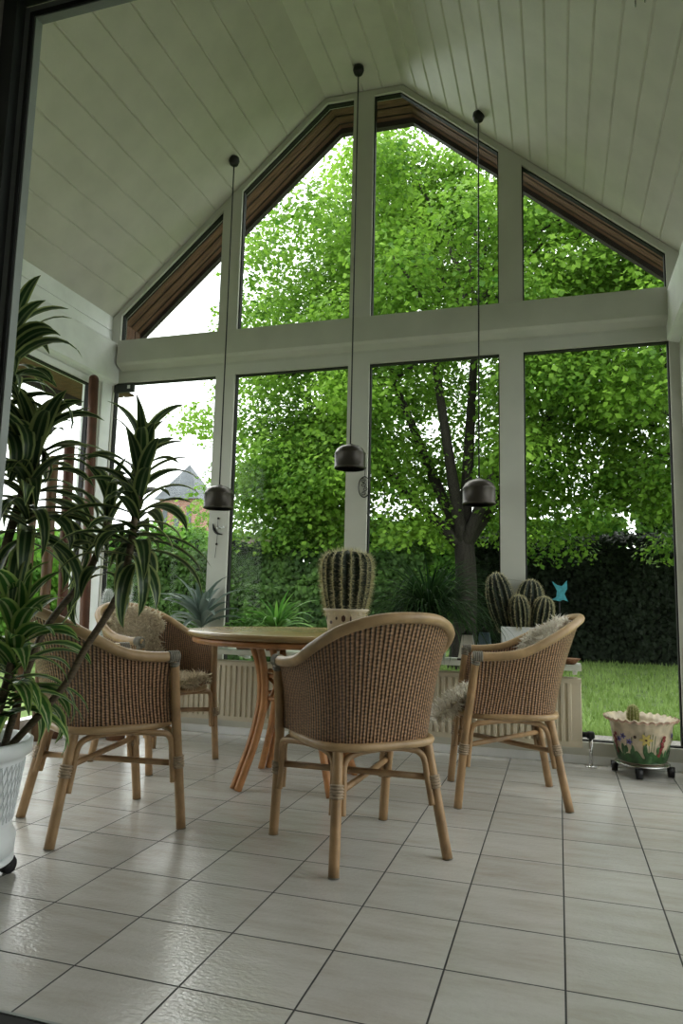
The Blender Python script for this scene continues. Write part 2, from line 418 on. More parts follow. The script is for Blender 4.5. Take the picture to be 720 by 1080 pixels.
# upper row follows the gable
U=[[(XL,2.875),(XS[1],2.875),(XS[1],roofz(XS[1])-.005),(XL,EL-.005)],
   [(XS[1],2.875),(XS[2],2.875),(XS[2],roofz(XS[2])-.005),(AL[0],AL[1]-.005),(XS[1],roofz(XS[1])-.005)],
   [(XS[2],2.875),(XS[3],2.875),(XS[3],roofz(XS[3])-.005),(AR[0],AR[1]-.005),(XS[2],roofz(XS[2])-.005)],
   [(XS[3],2.875),(XR,2.875),(XR,ER-.005),(XS[3],roofz(XS[3])-.005)]]
for i in range(4): window(i+5,U[i],fw)
# beam with chamfered lower edge, and the sill plinth
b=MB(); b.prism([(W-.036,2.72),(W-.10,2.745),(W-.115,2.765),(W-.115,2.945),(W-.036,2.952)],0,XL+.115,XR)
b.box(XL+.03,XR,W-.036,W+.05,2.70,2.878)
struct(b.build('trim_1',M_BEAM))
b=MB(); b.box(XL,XR,W-.04,W+.05,0,0.05); struct(b.build('baseboard_back',M_WHITE))
# corner post rear left, right post
b=MB(); b.box(XL-.02,XL+.035,W-.16,W-.036,0.0,2.70); b.build('trim_2',M_WHITE); struct(bpy.data.objects['trim_2'])

# eave boards outside, following the gable
b=MB(); OV=0.43
gab=[(XL-.55,EL-.55*.9045),(XL,EL),AL,AR,(XR,ER),(XR+.55,ER-.55*.853)]
gab=[(p[0],p[1]+.03) for p in gab]
for i in range(5):
    (xa,za),(xb,zb)=gab[i],gab[i+1]
    for k in range(4):      # four boards running with the slope
        y0=W+.05+k*(OV-.05)/4; y1=y0+(OV-.05)/4-.016
        b.add([(xa,y0,za),(xb,y0,zb),(xb,y1,zb),(xa,y1,za)],[(0,1,2,3)],None,0,False)
        b.add([(xa,y0,za+.012),(xb,y0,zb+.012),(xb,y1+.016,zb+.012),(xa,y1+.016,za+.012)],[(0,1,2,3)],None,1,False)
    b.add([(xa,W+OV,za-.045),(xb,W+OV,zb-.045),(xb,W+OV,zb+.12),(xa,W+OV,za+.12)],[(0,1,2,3)],None,1,False)
    b.add([(xa,W+OV-.05,za-.045),(xb,W+OV-.05,zb-.045),(xb,W+OV,zb-.045),(xa,W+OV,za-.045)],[(0,1,2,3)],None,1,False)
    b.add([(xa,W+OV-.05,za-.045),(xb,W+OV-.05,zb-.045),(xb,W+OV-.05,zb+.01),(xa,W+OV-.05,za+.01)],[(0,1,2,3)],None,1,False)
for k in range(3): b.box(XL-.16,XL-.015,W+.06+k*.125,W+.06+k*.125+.112,2.98,EL+.03,0)
b.box(XL-.15,XL-.021,W+.06,W+.42,2.98,EL+.02,1)
struct(b.build('trim_3',[M_EAVE,M_EAVED]))
# side eaves along both long walls
for nm,xs in (('trim_4',(XL-.06,XL-.60)),):
    b=MB(); s=1 if xs[1]>xs[0] else -1
    for k in range(5):
        xa=xs[0]+(xs[1]-xs[0])*k/5; xb=xs[0]+(xs[1]-xs[0])*(k+1)/5-s*.006
        z=2.66
        b.add([(xa,YF,z),(xb,YF,z),(xb,W+OV,z),(xa,W+OV,z)],[(0,1,2,3)],None,0,False)
        b.add([(xa,YF,z+.01),(xb+s*.006,YF,z+.01),(xb+s*.006,W+OV,z+.01),(xa,W+OV,z+.01)],[(0,1,2,3)],None,1,False)
    b.box(min(xs[1],xs[1]+s*.03),max(xs[1],xs[1]+s*.03),YF,W+OV,z-.05,z+.16,1)
    struct(b.build(nm,[M_EAVE,M_EAVED]))

# ---------------------------------------------------------------- side walls
def side_wall(name,x,s,zt,winbase):
    """s=+1: room lies on +x side"""
    b=MB()
    # two boards above the beam
    for z0,z1 in ((2.945,3.062),(3.066,zt)):
        b.box(min(x,x-s*.03),max(x,x-s*.03),YF,W-.02,z0,z1)
    b.box(min(x-s*.03,x-s*.06),max(x-s*.03,x-s*.06),YF,W+.05,2.6,zt+.02)
    struct(b.build(name,M_WALLP))
    b=MB(); b.prism([(x-s*.0,2.60),(x+s*.075,2.615),(x+s*.09,2.63),(x+s*.09,2.925),(x+s*.075,2.945),(x-s*.03,2.945),(x-s*.03,2.6)],1,YF,W-.036)
    struct(b.build('trim_6' if s>0 else 'trim_7',M_WHITE))
    b=MB(); b.box(min(x,x-s*.08),max(x,x-s*.08),YF,W,0,.05); struct(b.build('baseboard_left' if s>0 else 'baseboard_right',M_FRAME))
    ys=[YF+.02,2.5,3.45,4.50]
    for i in range(3):
        e=sempty('window_%d'%(winbase+i)); y0,y1=ys[i],ys[i+1]
        b=MB(); X0,X1=min(x+s*.03,x-s*.05),max(x+s*.03,x-s*.05)
        for (a,c,z0,z1) in ((y0,y1,.05,.12),(y0,y1,2.55,2.6),(y0,y0+.055,.12,2.55),(y1-.055,y1,.12,2.55)): b.box(X0,X1,a,c,z0,z1)
        b.build('window_frame',M_WHITE,e)
        b=MB(); 
        for (a,c,z0,z1) in ((y0+.055,y1-.055,2.54,2.552),(y0+.055,y0+.068,.12,2.55),(y1-.068,y1-.055,.12,2.55)): b.box(min(x-s*.02,x+s*.015),max(x-s*.02,x+s*.015),a,c,z0,z1)
        b.build('seal',M_SEAL,e)
        b=MB(); b.add([(x-s*.01,y0+.05,.11),(x-s*.01,y1-.05,.11),(x-s*.01,y1-.05,2.56),(x-s*.01,y0+.05,2.56)],[(0,1,2,3)],None,0,False); b.build('pane',M_GLASS,e)
    b=MB(); b.box(min(x+s*.02,x-s*.06),max(x+s*.02,x-s*.06),4.5,W-.036,.0,2.62); struct(b.build('trim_8' if s>0 else 'trim_9',M_FRAME))
side_wall('wall_left',XL,1,EL+.02,9)
side_wall('wall_right',XR,-1,ER+.02,12)

# ---------------------------------------------------------------- house wall with the sliding door we look through
ox0,ox1,oz=-1.43,1.30,2.60
b=MB()
b.prism([(XL-.06,0),(ox0,0),(ox0,oz),(ox1,oz),(ox1,0),(1.8,0),(1.8,2.9),(XR+.05,ER+.1),(AR[0],AR[1]+.1),(AL[0],AL[1]+.1),(XL-.06,EL+.1)],1,YF-.28,YF-.03)
struct(b.build('wall_front',M_HOUSE))
d=sempty('door_1')
b=MB()
def portal(b,x0,x1,zt,w,y0,y1,mi):
    b.box(x0,x0+w,y0,y1,0,zt,mi); b.box(x1-w,x1,y0,y1,0,zt,mi); b.box(x0+w,x1-w,y0,y1,zt-w,zt,mi)
portal(b,ox0+.0,ox1,oz,.045,1.395,1.43,0)
b.build('door_frame',M_JAMB,d)
b=MB(); portal(b,ox0+.047,ox1-.047,oz-.052,.022,1.425,1.45,0); portal(b,ox0+.077,ox1-.077,oz-.082,.008,1.425,1.45,0); b.build('door_track',M_JAMBL,d)
b=MB(); portal(b,ox0+.068,ox1-.068,oz-.074,.011,1.42,1.442,0); b.build('seal',M_SEAL,d)
b=MB(); b.box(ox0,ox1,1.36,1.428,0,.006,0); b.box(ox0,ox1,1.428,1.436,0,.008,1); b.build('threshold',[M_BLACK,M_JAMBL],d)
# house room behind the door
b=MB(); b.box(-2.6,-2.5,-3.2,YF-.28,0,2.75); struct(b.build('wall_house_left',M_HOUSE))
b=MB(); b.box(2.5,2.6,-3.2,YF-.28,0,2.75); struct(b.build('wall_house_right',M_HOUSE))
b=MB(); b.box(-2.6,2.6,-3.3,-3.2,0,2.75); struct(b.build('wall_house_rear',M_HOUSE))
b=MB(); b.box(-2.6,2.6,-3.3,YF-.28,2.75,2.85); struct(b.build('ceiling_house',M_HOUSE))
b=MB(); b.box(XR+.1,2.6,-3.2,YF-.05,-.12,0); b.box(-2.6,XL-.1,-3.2,YF,-.12,0); struct(b.build('floor_house',M_FLOOR))

# ---------------------------------------------------------------- rattan chairs
HALF=[(.297,.172,.700),(.301,.06,.703),(.299,-.05,.722),(.286,-.16,.775),(.236,-.268,.835),(.13,-.347,.878),(0,-.373,.888)]
BOT=[(.252,.192,.43),(.250,.10,.43),(.247,0,.43),(.230,-.115,.43),(.182,-.195,.43),(.10,-.228,.43),(0,-.233,.43)]
def full(h): return [Vector(p) for p in h]+[Vector((-p[0],p[1],p[2])) for p in h[-2::-1]]
RAIL,_=spline(full(HALF),[1]*13,8); BOTP,_=spline(full(BOT),[1]*13,8)
def shell(t,v,off=0.0):
    x=t*(len(RAIL)-1); i=min(int(x),len(RAIL)-2); f=x-i
    a=RAIL[i].lerp(RAIL[i+1],f); c=BOTP[i].lerp(BOTP[i+1],f)
    p=c.lerp(a,v); k=0.018*math.sin(PI*v)
    ctr=Vector((0,-.02,p.z)); d=(p-ctr); d.z=0; d.normalize()
    return p-d*k*0.6-d*off
def make_chair(label):
    root=thing('rattan_armchair',label,'chair',group='rattan armchairs round the table')
    # seat hoop + woven seat
    ring=[]
    for k in range(40):
        a=2*PI*k/40; c,s_=math.cos(a),math.sin(a); e=2/3.4
        ring.append((.246*math.copysign(abs(c)**e,c),.235*math.copysign(abs(s_)**e,s_),.418))
    b=MB(); b.tube(ring,.0155,8,closed=True); b.build('seat_hoop',M_RAIL,root)
    b=MB()
    def seatf(u,v):
        a=2*PI*u; c,s_=math.cos(a),math.sin(a); e=2/3.4; r=.228*v
        return (r*math.copysign(abs(c)**e,c),r*math.copysign(abs(s_)**e,s_),.437-.012*(1-v*v))
    b.grid(seatf,40,8,uvf=lambda u,v:(.23*v*math.cos(2*PI*u)+.3,.23*v*math.sin(2*PI*u)+.3)); b.build('seat',M_WEAVE,root)
    # woven back and sides, one shell with thickness
    b=MB(); nu,nv=96,18
    b.grid(lambda u,v:shell(u,v),nu,nv,uvf=lambda u,v:(u*1.5,v*(.29+.17*math.sin(PI*u))))
    b.grid(lambda u,v:shell(1-u,v,.011),nu,nv,uvf=lambda u,v:(u*1.5+.004,v*(.29+.17*math.sin(PI*u))))
    b.build('woven_back',M_WEAVE,root)
    # top rail
    b=MB(); b.tube(RAIL,.0212,10); b.ball(RAIL[0],.0212,10,6); b.ball(RAIL[-1],.0212,10,6); b.build('arm_rail',M_RAIL,root)
    LEG={}
    for sx in (1,-1):
        LEG[(sx,1)]=[Vector((sx*.256,.252,0)),Vector((sx*.257,.224,.27)),Vector((sx*.264,.203,.44)),Vector((sx*.294,.170,.69))]
        LEG[(sx,-1)]=[Vector((sx*.236,-.262,0)),Vector((sx*.206,-.212,.27)),Vector((sx*.19,-.183,.425))]
    for k,P in LEG.items():
        b=MB(); b.tube(P,.0195 if k[1]==1 else .0195,10,sub=5)
        b.tube([P[0],P[0]+(P[1]-P[0])*.012],.0205,10,mi=1)
        leg=b.build('leg',[M_RATT,M_TIP],root)
        # bindings
        b=MB(); c=P[1]; ax=(P[2]-P[0]).normalized()
        for q in range(5): 
            o=c+ax*((q-2)*.010); b.tube([o-ax*.005,o,o+ax*.005],[.021,.0275,.021],10,caps=False)
        b.build('cane_binding',M_WRAP,leg)
    for sx in (1,-1):      # dark bound arm ends
        b=MB(); c=0
        for q in range(5): b.tube([(sx*.298,.140+q*.009,.70),(sx*.298,.145+q*.009,.70),(sx*.298,.150+q*.009,.70)],[.0235,.0262,.0235],10)
        for q in range(4): b.tube([(sx*.291,.173,.662+q*.01),(sx*.292,.172,.667+q*.01),(sx*.293,.171,.672+q*.01)],[.020,.0235,.020],10)
        b.build('arm_binding',M_TIP,root)
    # bent arches between neighbouring legs
    order=[(1,1),(-1,1),(-1,-1),(1,-1)]
    for i in range(4):
        A,B=LEG[order[i]],LEG[order[(i+1)%4]]
        dv=(B[1]-A[1]); dv.z=0; dv.normalize()
        inw=-(A[1]+B[1])/2; inw.z=0; inw.normalize()
        a0=A[0].lerp(A[1],.70)+dv*.026; b0=B[0].lerp(B[1],.70)-dv*.026
        a1=A[1]+dv*.026; b1=B[1]-dv*.026
        a2=A[1].lerp(A[2],.60)+dv*.030; b2=B[1].lerp(B[2],.60)-dv*.030
        a3=A[2]+dv*.085; b3=B[2]-dv*.085; a3.z=b3.z=.392
        mid=(a3+b3)/2; mid.z=.400
        b=MB(); b.tube([a0,a1,a2,a3,mid,b3,b2,b1,b0],.0125,8,sub=6); b.build('bent_brace',M_RATT,root)
    for z,(k0,k1) in ((.262,((1,1),(-1,-1))),(.284,((-1,1),(1,-1)))):
        a=LEG[k0][1].copy(); c=LEG[k1][1].copy(); a.z=c.z=z
        b=MB(); b.tube([a,(a+c)/2,c],.0125,8); b.build('cross_stretcher',M_RATT,root)
    return root
CH=dict(front=((-.759,2.80,0),math.radians(43.6)),left=((-1.856,2.691,0),math.radians(-37.1)),
        right=((-.268,3.757,0),math.radians(101.8)),rear=((-2.27,3.77,0),math.radians(-106)))
chair0=make_chair('brown rattan armchair nearest the camera, seen from behind, without a sheepskin')
chair0.location=CH['front'][0]; chair0.rotation_euler=(0,0,CH['front'][1])
dup(chair0,*CH['left'],'brown rattan armchair beside the white plant pot, bare woven seat, partly behind dracaena leaves')
dup(chair0,*CH['right'],'brown rattan armchair in front of the radiator end, pale fleece on seat and back')
dup(chair0,*CH['rear'],'brown rattan armchair at the far left with tan fleece over its back and seat')

# sheepskins
def fur(b,fn,n,length,wid,droop,mi=0):
    for _ in range(n):
        u,v=random.random(),random.random()
        p,nm=fn(u,v); p=Vector(p); nm=Vector(nm).normalized()
        rd=Vector((random.gauss(0,1),random.gauss(0,1),random.gauss(0,1)))
        d=(nm*1.0+rd*.75+Vector((0,0,-droop))).normalized()
        side=d.cross(rd).normalized()*wid*random.uniform(.6,1.3)
        L=length*random.uniform(.5,1.2)
        curl=(rd-d*rd.dot(d)).normalized()*L*.45+Vector((0,0,-droop*L*.5))
        q1=p+d*L*.5+curl*.25; q2=p+d*L*.85+curl
        b.add([p-side,p+side,q1+side*.8,q1-side*.8,q2],[(0,1,2,3),(3,2,4)],None,mi,True)
def sheepskin(name,label,ch,tr,vr,nback,nseat,mt,wob,yfront=.25,length=.032):
    b=MB()
    def edge(u,v):
        # irregular outline
        return 0.5+(u-.5)*(1-.18*abs(math.sin(7*v+wob))*abs(u-.5)*2), v
    def backp(u,v):
        u,v=edge(u,v); t=tr[0]+(tr[1]-tr[0])*u; vv=vr[0]+(vr[1]-vr[0])*v
        return shell(t,min(vv,1.0),.050+.010*math.sin(17*u+wob)*math.sin(11*v))
    b.grid(backp,20,14,mi=1)
    def backs(u,v):
        p=backp(u,v); q=Vector((0,-.05,p.z+.1)); return p,(q-p)
    fur(b,backs,nback,length,.0042,.3)
    def seatp(u,v):
        x=(u-.5)*.37*(1-.15*abs(math.sin(5*v+wob))); y=-.13+v*(.13+yfront)
        z=.485+.012*math.sin(9*u+wob)*math.sin(8*v)
        if y>.215: z-= (y-.215)*.75; y=.215+(y-.215)*.6
        return Vector((x,y+.02*(y>.2),z))
    b.grid(seatp,18,18,mi=1)
    def seats(u,v): 
        return seatp(u,v),(Vector((0,0,1)) if v<.8 else Vector(((u-.5),1.2,.4)))
    fur(b,seats,nseat,length*1.05,.0042,.15)
    o=b.build(name,[mt,M_FURB],None,ch[0],ch[1]); tag(o,label,'sheepskin'); return o
sheepskin('sheepskin','tan curly sheepskin draped over the back and seat of the far left armchair',CH['rear'],(.26,.70),(.12,.985),6500,5500,M_FUR,.4,.25,.050)
def pale():
    b=MB()
    def backp(u,v):
        t=.30+.34*u+.05*math.sin(6*v); vv=.42+.56*v
        return shell(t,min(vv,1.0),.060+.012*math.sin(15*u)*math.sin(9*v))
    b.grid(backp,16,12,mi=1)
    fur(b,lambda u,v:(backp(u,v),Vector((0,-.05,backp(u,v).z+.12))-backp(u,v)),5000,.055,.0042,.3)
    def seatp(u,v):
        x=(u-.5)*.33; y=-.10+v*.43; z=.505+.014*math.sin(8*u)*math.sin(7*v)
        if y>.19: z-=(y-.19)*.9; y=.19+(y-.19)*.95
        return Vector((x,y+.02*(y>.2),z))
    b.grid(seatp,16,18,mi=1)
    fur(b,lambda u,v:(seatp(u,v),(Vector((0,0,1)) if v<.75 else Vector(((u-.5),1.2,.5)))),7500,.068,.0042,.25)
    o=b.build('sheepskin',[M_FURW,M_FURB],None,CH['right'][0],CH['right'][1])
    tag(o,'pale long-haired sheepskin on the armchair by the radiator end, hanging over its seat front','sheepskin')
pale()

# ---------------------------------------------------------------- round table
TC=(-1.326,3.635)
t=thing('dining_table','round table with pale wooden top and orange-brown bowed cane legs','table',(TC[0],TC[1],0),0)
b=MB(); b.lathe([(0,.745),(.565,.745),(.590,.752),(.600,.765),(.596,.776),(.58,.780),(0,.780)],72); b.build('tabletop',M_TTOP,t)
b=MB(); b.lathe([(.555,.715),(.572,.722),(.574,.740),(.565,.7455),(.535,.7455),(.535,.718),(.555,.715)],72); b.build('apron_hoop',M_TLEG,t)
for k in range(4):
    az=math.radians(45+90*k+6)
    er=Vector((math.cos(az),math.sin(az),0)); et=Vector((-er.y,er.x,0)); b=MB()
    for s in (-1,1):
        pr=[(.355,0,.024),(.315,.10,.023),(.262,.24,.022),(.225,.40,.021),(.222,.52,.022),(.242,.63,.028),(.275,.72,.04)]
        b.tube([er*r+et*(s*w)+Vector((0,0,z)) for r,z,w in pr],.0195,10,sub=6)
    b.build('leg',M_TLEG,t)
for z,r in ((.555,.205),(.44,.205)):
    b=MB(); b.tube([(r*math.cos(a),r*math.sin(a),z) for a in np.linspace(0,2*PI,32,endpoint=False)],.011,8,closed=True); b.build('hoop_brace',M_TLEG,t)
for k in range(4):
    az=math.radians(51+90*k); a2=math.radians(51+90*(k+1))
    b=MB(); b.tube([(.20*math.cos(az),.20*math.sin(az),.55),(.235*math.cos(a2),.235*math.sin(a2),.30)],.0095,8)
    b.build('diagonal_brace',M_TLEG,t)

# ---------------------------------------------------------------- cacti
def ribbed(prof,ribs,depth,c=(0,0,0),seg_per=6,M=None):
    """returns MB with a ribbed body, and list of rib-line points (pos,normal)"""
    b=MB(); seg=ribs*seg_per; lines=[]
    def wob(i,k,an,r,z): 
        ph=(k%seg_per)/seg_per; return r*(1-depth*(0.5-0.5*math.cos(2*PI*ph))),z
    b.lathe(prof,seg,c,wob=wob,M=M)
    for q in range(ribs):
        an=2*PI*q/ribs
        for i in range(len(prof)-1):
            (r0,z0),(r1,z1)=prof[i],prof[i+1]
            for f in (0,.25,.5,.75):
                r=r0+(r1-r0)*f; z=z0+(z1-z0)*f
                nz=-(r1-r0); nr=(z1-z0); l=math.hypot(nz,nr) or 1
                p=Vector((c[0]+r*math.cos(an),c[1]+r*math.sin(an),c[2]+z)); n=Vector((math.cos(an)*nr/l,math.sin(an)*nr/l,nz/l))
                if M is not None: n=(M.to_3x3()@n); p=M@p
                lines.append((p,n.normalized()))
    return b,lines
def spines(lines,length,wid,per):
    b=MB()
    for p,n in lines:
        for _ in range(per):
            rd=Vector((random.gauss(0,1),random.gauss(0,1),random.gauss(0,1))); d=(n+rd*.6).normalized(); s=d.cross(rd).normalized()*wid
            L=length*random.uniform(.6,1.2)
            b.add([p-s,p+s,p+d*L],[(0,1,2)],None,0,False)
    return b
def profile(h,rmax,rbase,n=18,sh=.62,top=2.4):
    P=[]
    for i in range(n+1):
        f=i/n
        if f<sh: r=rbase+(rmax-rbase)*math.sin(f/sh*PI/2)
        else: r=rmax*max(0,1-((f-sh)/(1-sh))**top)**(1/top)
        P.append((max(r,.0005),h*f))
    return P
BC=(-1.115,3.76)
p=thing('potted_barrel_cactus','tall barrel cactus with pale spines in a cream pot on the round table','cactus',(BC[0],BC[1],.780))
b=MB()
b.lathe([(.085,0),(.098,.01),(.112,.105),(.128,.118),(.122,.124),(.11,.118),(.104,.09),(0,.09)],40)
for k in range(18):      # dark brush marks on the pot
    a=k/18*2*PI; z=random.uniform(.03,.075); r=.0995+.014*(z/.105)+.0035; h=random.uniform(.008,.02); w=random.uniform(.03,.10)
    b.grid(lambda u,v:((r+.0025*(v-.5)*h*40*.1)*math.cos(a+(u-.5)*w*2),r*math.sin(a+(u-.5)*w*2),z+(v-.5)*h*2*(1-abs(u-.5))),4,2,mi=1)
pot=b.build('pot',[M_CERC,M_PBROWN],p)
bb,ln=ribbed(profile(.36,.138,.098,20,.70,3.0),17,.16,(0,0,.085)); bb.build('cactus_body',M_CACT,p)
spines(ln,.034,.0009,6).build('spines',M_SPINE,p)

CW=(-.215,4.56,.60)
p=thing('potted_cactus_cluster','cluster of four ribbed dark cactus columns in a white square pot on the shelf','cactus',CW)
b=MB(); 
def sq(w,z): return [(-w,-w,z),(w,-w,z),(w,w,z),(-w,w,z)]
V=sq(.10,0)+sq(.122,.215)+sq(.112,.215)+sq(.108,.195)
F=[(3,2,1,0)]+[(4*l+i,4*l+(i+1)%4,4*l+4+(i+1)%4,4*l+4+i) for l in range(3) for i in range(4)]+[(12,13,14,15)]
b.add(V,F,None,0,False); b.build('pot',M_POTW,p)
for (x,y,h,r,tx,ty) in ((-.085,-.01,.37,.083,-.16,0),(.03,.055,.325,.088,.05,.05),(-.005,-.075,.225,.062,-.05,-.1),(.10,-.03,.22,.066,.14,-.06)):
    Mx=Matrix.Translation((x,y,.185))@Matrix.Rotation(tx*1.35,4,'Y')@Matrix.Rotation(-ty,4,'X')
    bb,ln=ribbed(profile(h,r,r*.6,16,.5,2.2),13,.2,(0,0,0),M=Mx); st=bb.build('cactus_column',M_CACT,p)
    spines(ln,.015,.0008,5).build('spines',M_SPINE,st)

# turquoise ornament on a stick
o=thing('plant_pick','small turquoise ornament with pointed tips on a thin stick behind the cactus cluster','ornament',(.008,4.655,.60))
b=MB(); b.tube([(0,0,0),(.0,0,.40)],.003,6); b.build('stick',M_WIRE,o)
b=MB(); poly=[(-.05,.385),(-.02,.40),(-.015,.44),(-.045,.50),(-.012,.475),(.015,.47),(.045,.505),(.048,.455),(.03,.42),(.05,.375),(.02,.385),(.0,.375)]
b.prism([(x,z) for x,z in poly],1,-.006,.006); b.build('ornament_plate',M_TURQ,o)

# ---------------------------------------------------------------- radiator + shelf
r=thing('radiator','long cream panel radiator with vertical flutes under the window shelf','radiator',(0,0,0))
b=MB(); x0,x1=-2.78,.125; n=int((x1-x0-.04)/.04); yb=4.655
prof=[(x0+.005,4.575)]
for i in range(n):
    a=x0+.02+i*.04; prof+=[(a,4.575),(a+.006,4.563),(a+.022,4.563),(a+.028,4.575)]
prof+=[(x1-.005,4.575),(x1,4.582),(x1,yb),(x0,yb),(x0,4.582)]
# flutes inset between top and bottom rolled edges
b.prism(prof,2,.145,.485)
b.box(x0,x1,4.568,yb,.115,.145); b.box(x0,x1,4.568,yb,.485,.512); b.build('panel',M_RAD,r)
b=MB(); 
b.box(x0+.02,x1-.02,4.585,yb-.01,.512,.518)
b.build('top_grille',M_RAD,r)
for x in (-2.4,-1.2,-.05):
    b=MB(); b.box(x-.015,x+.015,yb,W-.036,.2,.45); b.build('wall_bracket',M_WHITE,r)
s=thing('window_shelf','long pale stone shelf above the radiator carrying the plants','shelf',(0,0,0))
b=MB(); b.box(XL+.09,.125,4.46,W-.036,.568,.60); b.build('shelf_board',M_SHELF,s)
for x in (-3.0,-2.1,-1.2,-.3,.09):
    b=MB(); b.prism([(4.50,.568),(W-.036,.568),(W-.036,.53),(4.66,.53)],0,x-.012,x+.012); b.build('shelf_bracket',M_WHITE,s)
v=thing('pipe_stand','thin chrome radiator pipe with black valve standing on the floor by the radiator end','pipe',(.172,4.61,0))
b=MB(); b.tube([(0,0,0.0),(0,0,.175)],.011,12); b.build('pipe',M_CHROME,v)
b=MB(); b.lathe([(.0,.0),(.034,.0),(.034,.004),(.016,.010),(.0,.010)],24); b.build('floor_collar',M_CHROME,v)
b=MB(); b.lathe([(0,.165),(.02,.165),(.024,.172),(.024,.198),(.016,.206),(0,.206)],16); b.tube([(-.045,0,.185),(.0,0,.187)],.0165,10); b.tube([(-.062,0,.185),(-.045,0,.185)],.022,10); b.build('valve',M_BLACK,v)

# ---------------------------------------------------------------- painted planter on a wheeled trolley
PC=(.447,4.545)
tr=thing('plant_trolley','round clear plant trolley on black castors under the flower-painted planter','trolley',(PC[0],PC[1],0))
b=MB(); b.lathe([(0,.058),(.145,.058),(.15,.061),(.15,.065),(.145,.068),(0,.068)],40); b.build('platform',M_CHROME,tr)
for a in (math.radians(258),math.radians(168),math.radians(350),math.radians(78)):
    ca=b=MB(); x,y=.15*math.cos(a),.15*math.sin(a)
    b.tube([(x-.016,y,.027),(x+.016,y,.027)],.027,16); b.box(x-.020,x+.020,y-.008,y+.012,.03,.056); b.build('castor',M_BLACK,tr)
pl=thing('painted_planter','cream ceramic planter painted with flowers, ruffled rim, small cactus inside','planter',(PC[0],PC[1],.070))
def pr_r(z): return .128+.046*(z/.235)**.9 if z<.235 else .174
b=MB()
def wobp(i,k,an,r,z):
    if i in (5,6): return r+.008*math.sin(an*27)*(1 if i==5 else .7),z+.006*math.sin(an*27+.9)
    return r,z
b.lathe([(.10,0),(.122,.004),(.130,.02),(.155,.12),(.170,.215),(.196,.245),(.188,.250),(.162,.215),(.150,.19),(0,.19)],108,wob=wobp)
pot=b.build('pot',[M_CERP],pl)
rim=MB()
def rimf(u,v):
    an=2*PI*u; a=.004
    return ((.191+.008*math.sin(an*27)+.004*v+a)*math.cos(an),(.191+.008*math.sin(an*27)+.004*v+a)*math.sin(an),.236+.006*math.sin(an*27+.9)+.010*v)
rim.grid(rimf,216,1); rim.build('rim_glaze',M_PPINK,pot)
def onpot(a,z,off=.003):
    r=np.interp(z,[0,.004,.02,.12,.215],[.10,.122,.130,.155,.170])+off; return (r*math.cos(a),r*math.sin(a),z)
def blob(b,a0,z0,w,h,mi,n=14,off=.003,fn=None):
    vs=[onpot(a0,z0,off+.002)]
    for k in range(n):
        t=2*PI*k/n; s=fn(t) if fn else 1
        vs.append(onpot(a0+w*s*math.cos(t)/.155,z0+h*s*math.sin(t),off))
    b.add(vs,[(0,1+k,1+(k+1)%n) for k in range(n)],None,mi,True)
b=MB(); F0=math.radians(-100)
def A(dx): return F0+dx/.155
b.grid(lambda u,v:onpot(A((u-.5)*.98),.008+v*(.055+.014*math.sin(u*57)+.010*math.sin(u*91+1)),.0012),160,4,mi=0)
for k in range(64):     # leaves round the foot
    blob(b,A(random.uniform(-.49,.49)),random.uniform(.02,.095),random.uniform(.008,.015),random.uniform(.016,.032),random.choice((0,5)),off=.002+random.random()*.004)
for k in range(46):     # stems
    a=A(random.uniform(-.49,.49)); z1=random.uniform(.12,.19); w=.0016/.155
    b.add([onpot(a-w,.07,.003),onpot(a+w,.07,.003),onpot(a+.04+w,z1,.003),onpot(a+.04-w,z1,.003)],[(0,1,2,3)],None,0,False)
petal=lambda t:.78+.28*math.cos(6*t)
for dx,z,w in ((.035,.145,.034),(.26,.14,.03),(-.30,.15,.03)): blob(b,A(dx),z,w,w,1,36,.004,petal); blob(b,A(dx),z,.006,.006,4,10,.007)
for dx,z in ((-.085,.155),(-.052,.128),(-.115,.135),(.21,.165),(.32,.12)): blob(b,A(dx),z,.019,.018,3,30,.005,lambda t:.75+.25*math.cos(5*t)); blob(b,A(dx),z,.005,.005,4,8,.008)
blob(b,A(-.02),.158,.008,.009,4,10,.005)
for dx0 in (.115,-.155,.40,-.40):
    for q in range(7): blob(b,A(dx0+random.uniform(-.006,.006)+.003*q),.06+q*.017,.011,.010,2,12,.004+.001*q)
b.build('painted_flowers',[M_PGREEN,M_PYEL,M_PRED,M_PBLUE,M_PBROWN,M_PGREEN2],pot)
b=MB(); b.lathe([(0,.192),(.152,.192),(.1,.197),(0,.199)],24); b.build('soil',M_SOIL,pl)
bb,ln=ribbed(profile(.115,.034,.024,12,.45,2.2),12,.1,(-.045,-.04,.205)); bb.build('cactus_body',M_CACTG,pl)
spines(ln,.009,.0008,3).build('spines',M_SPINE,pl)

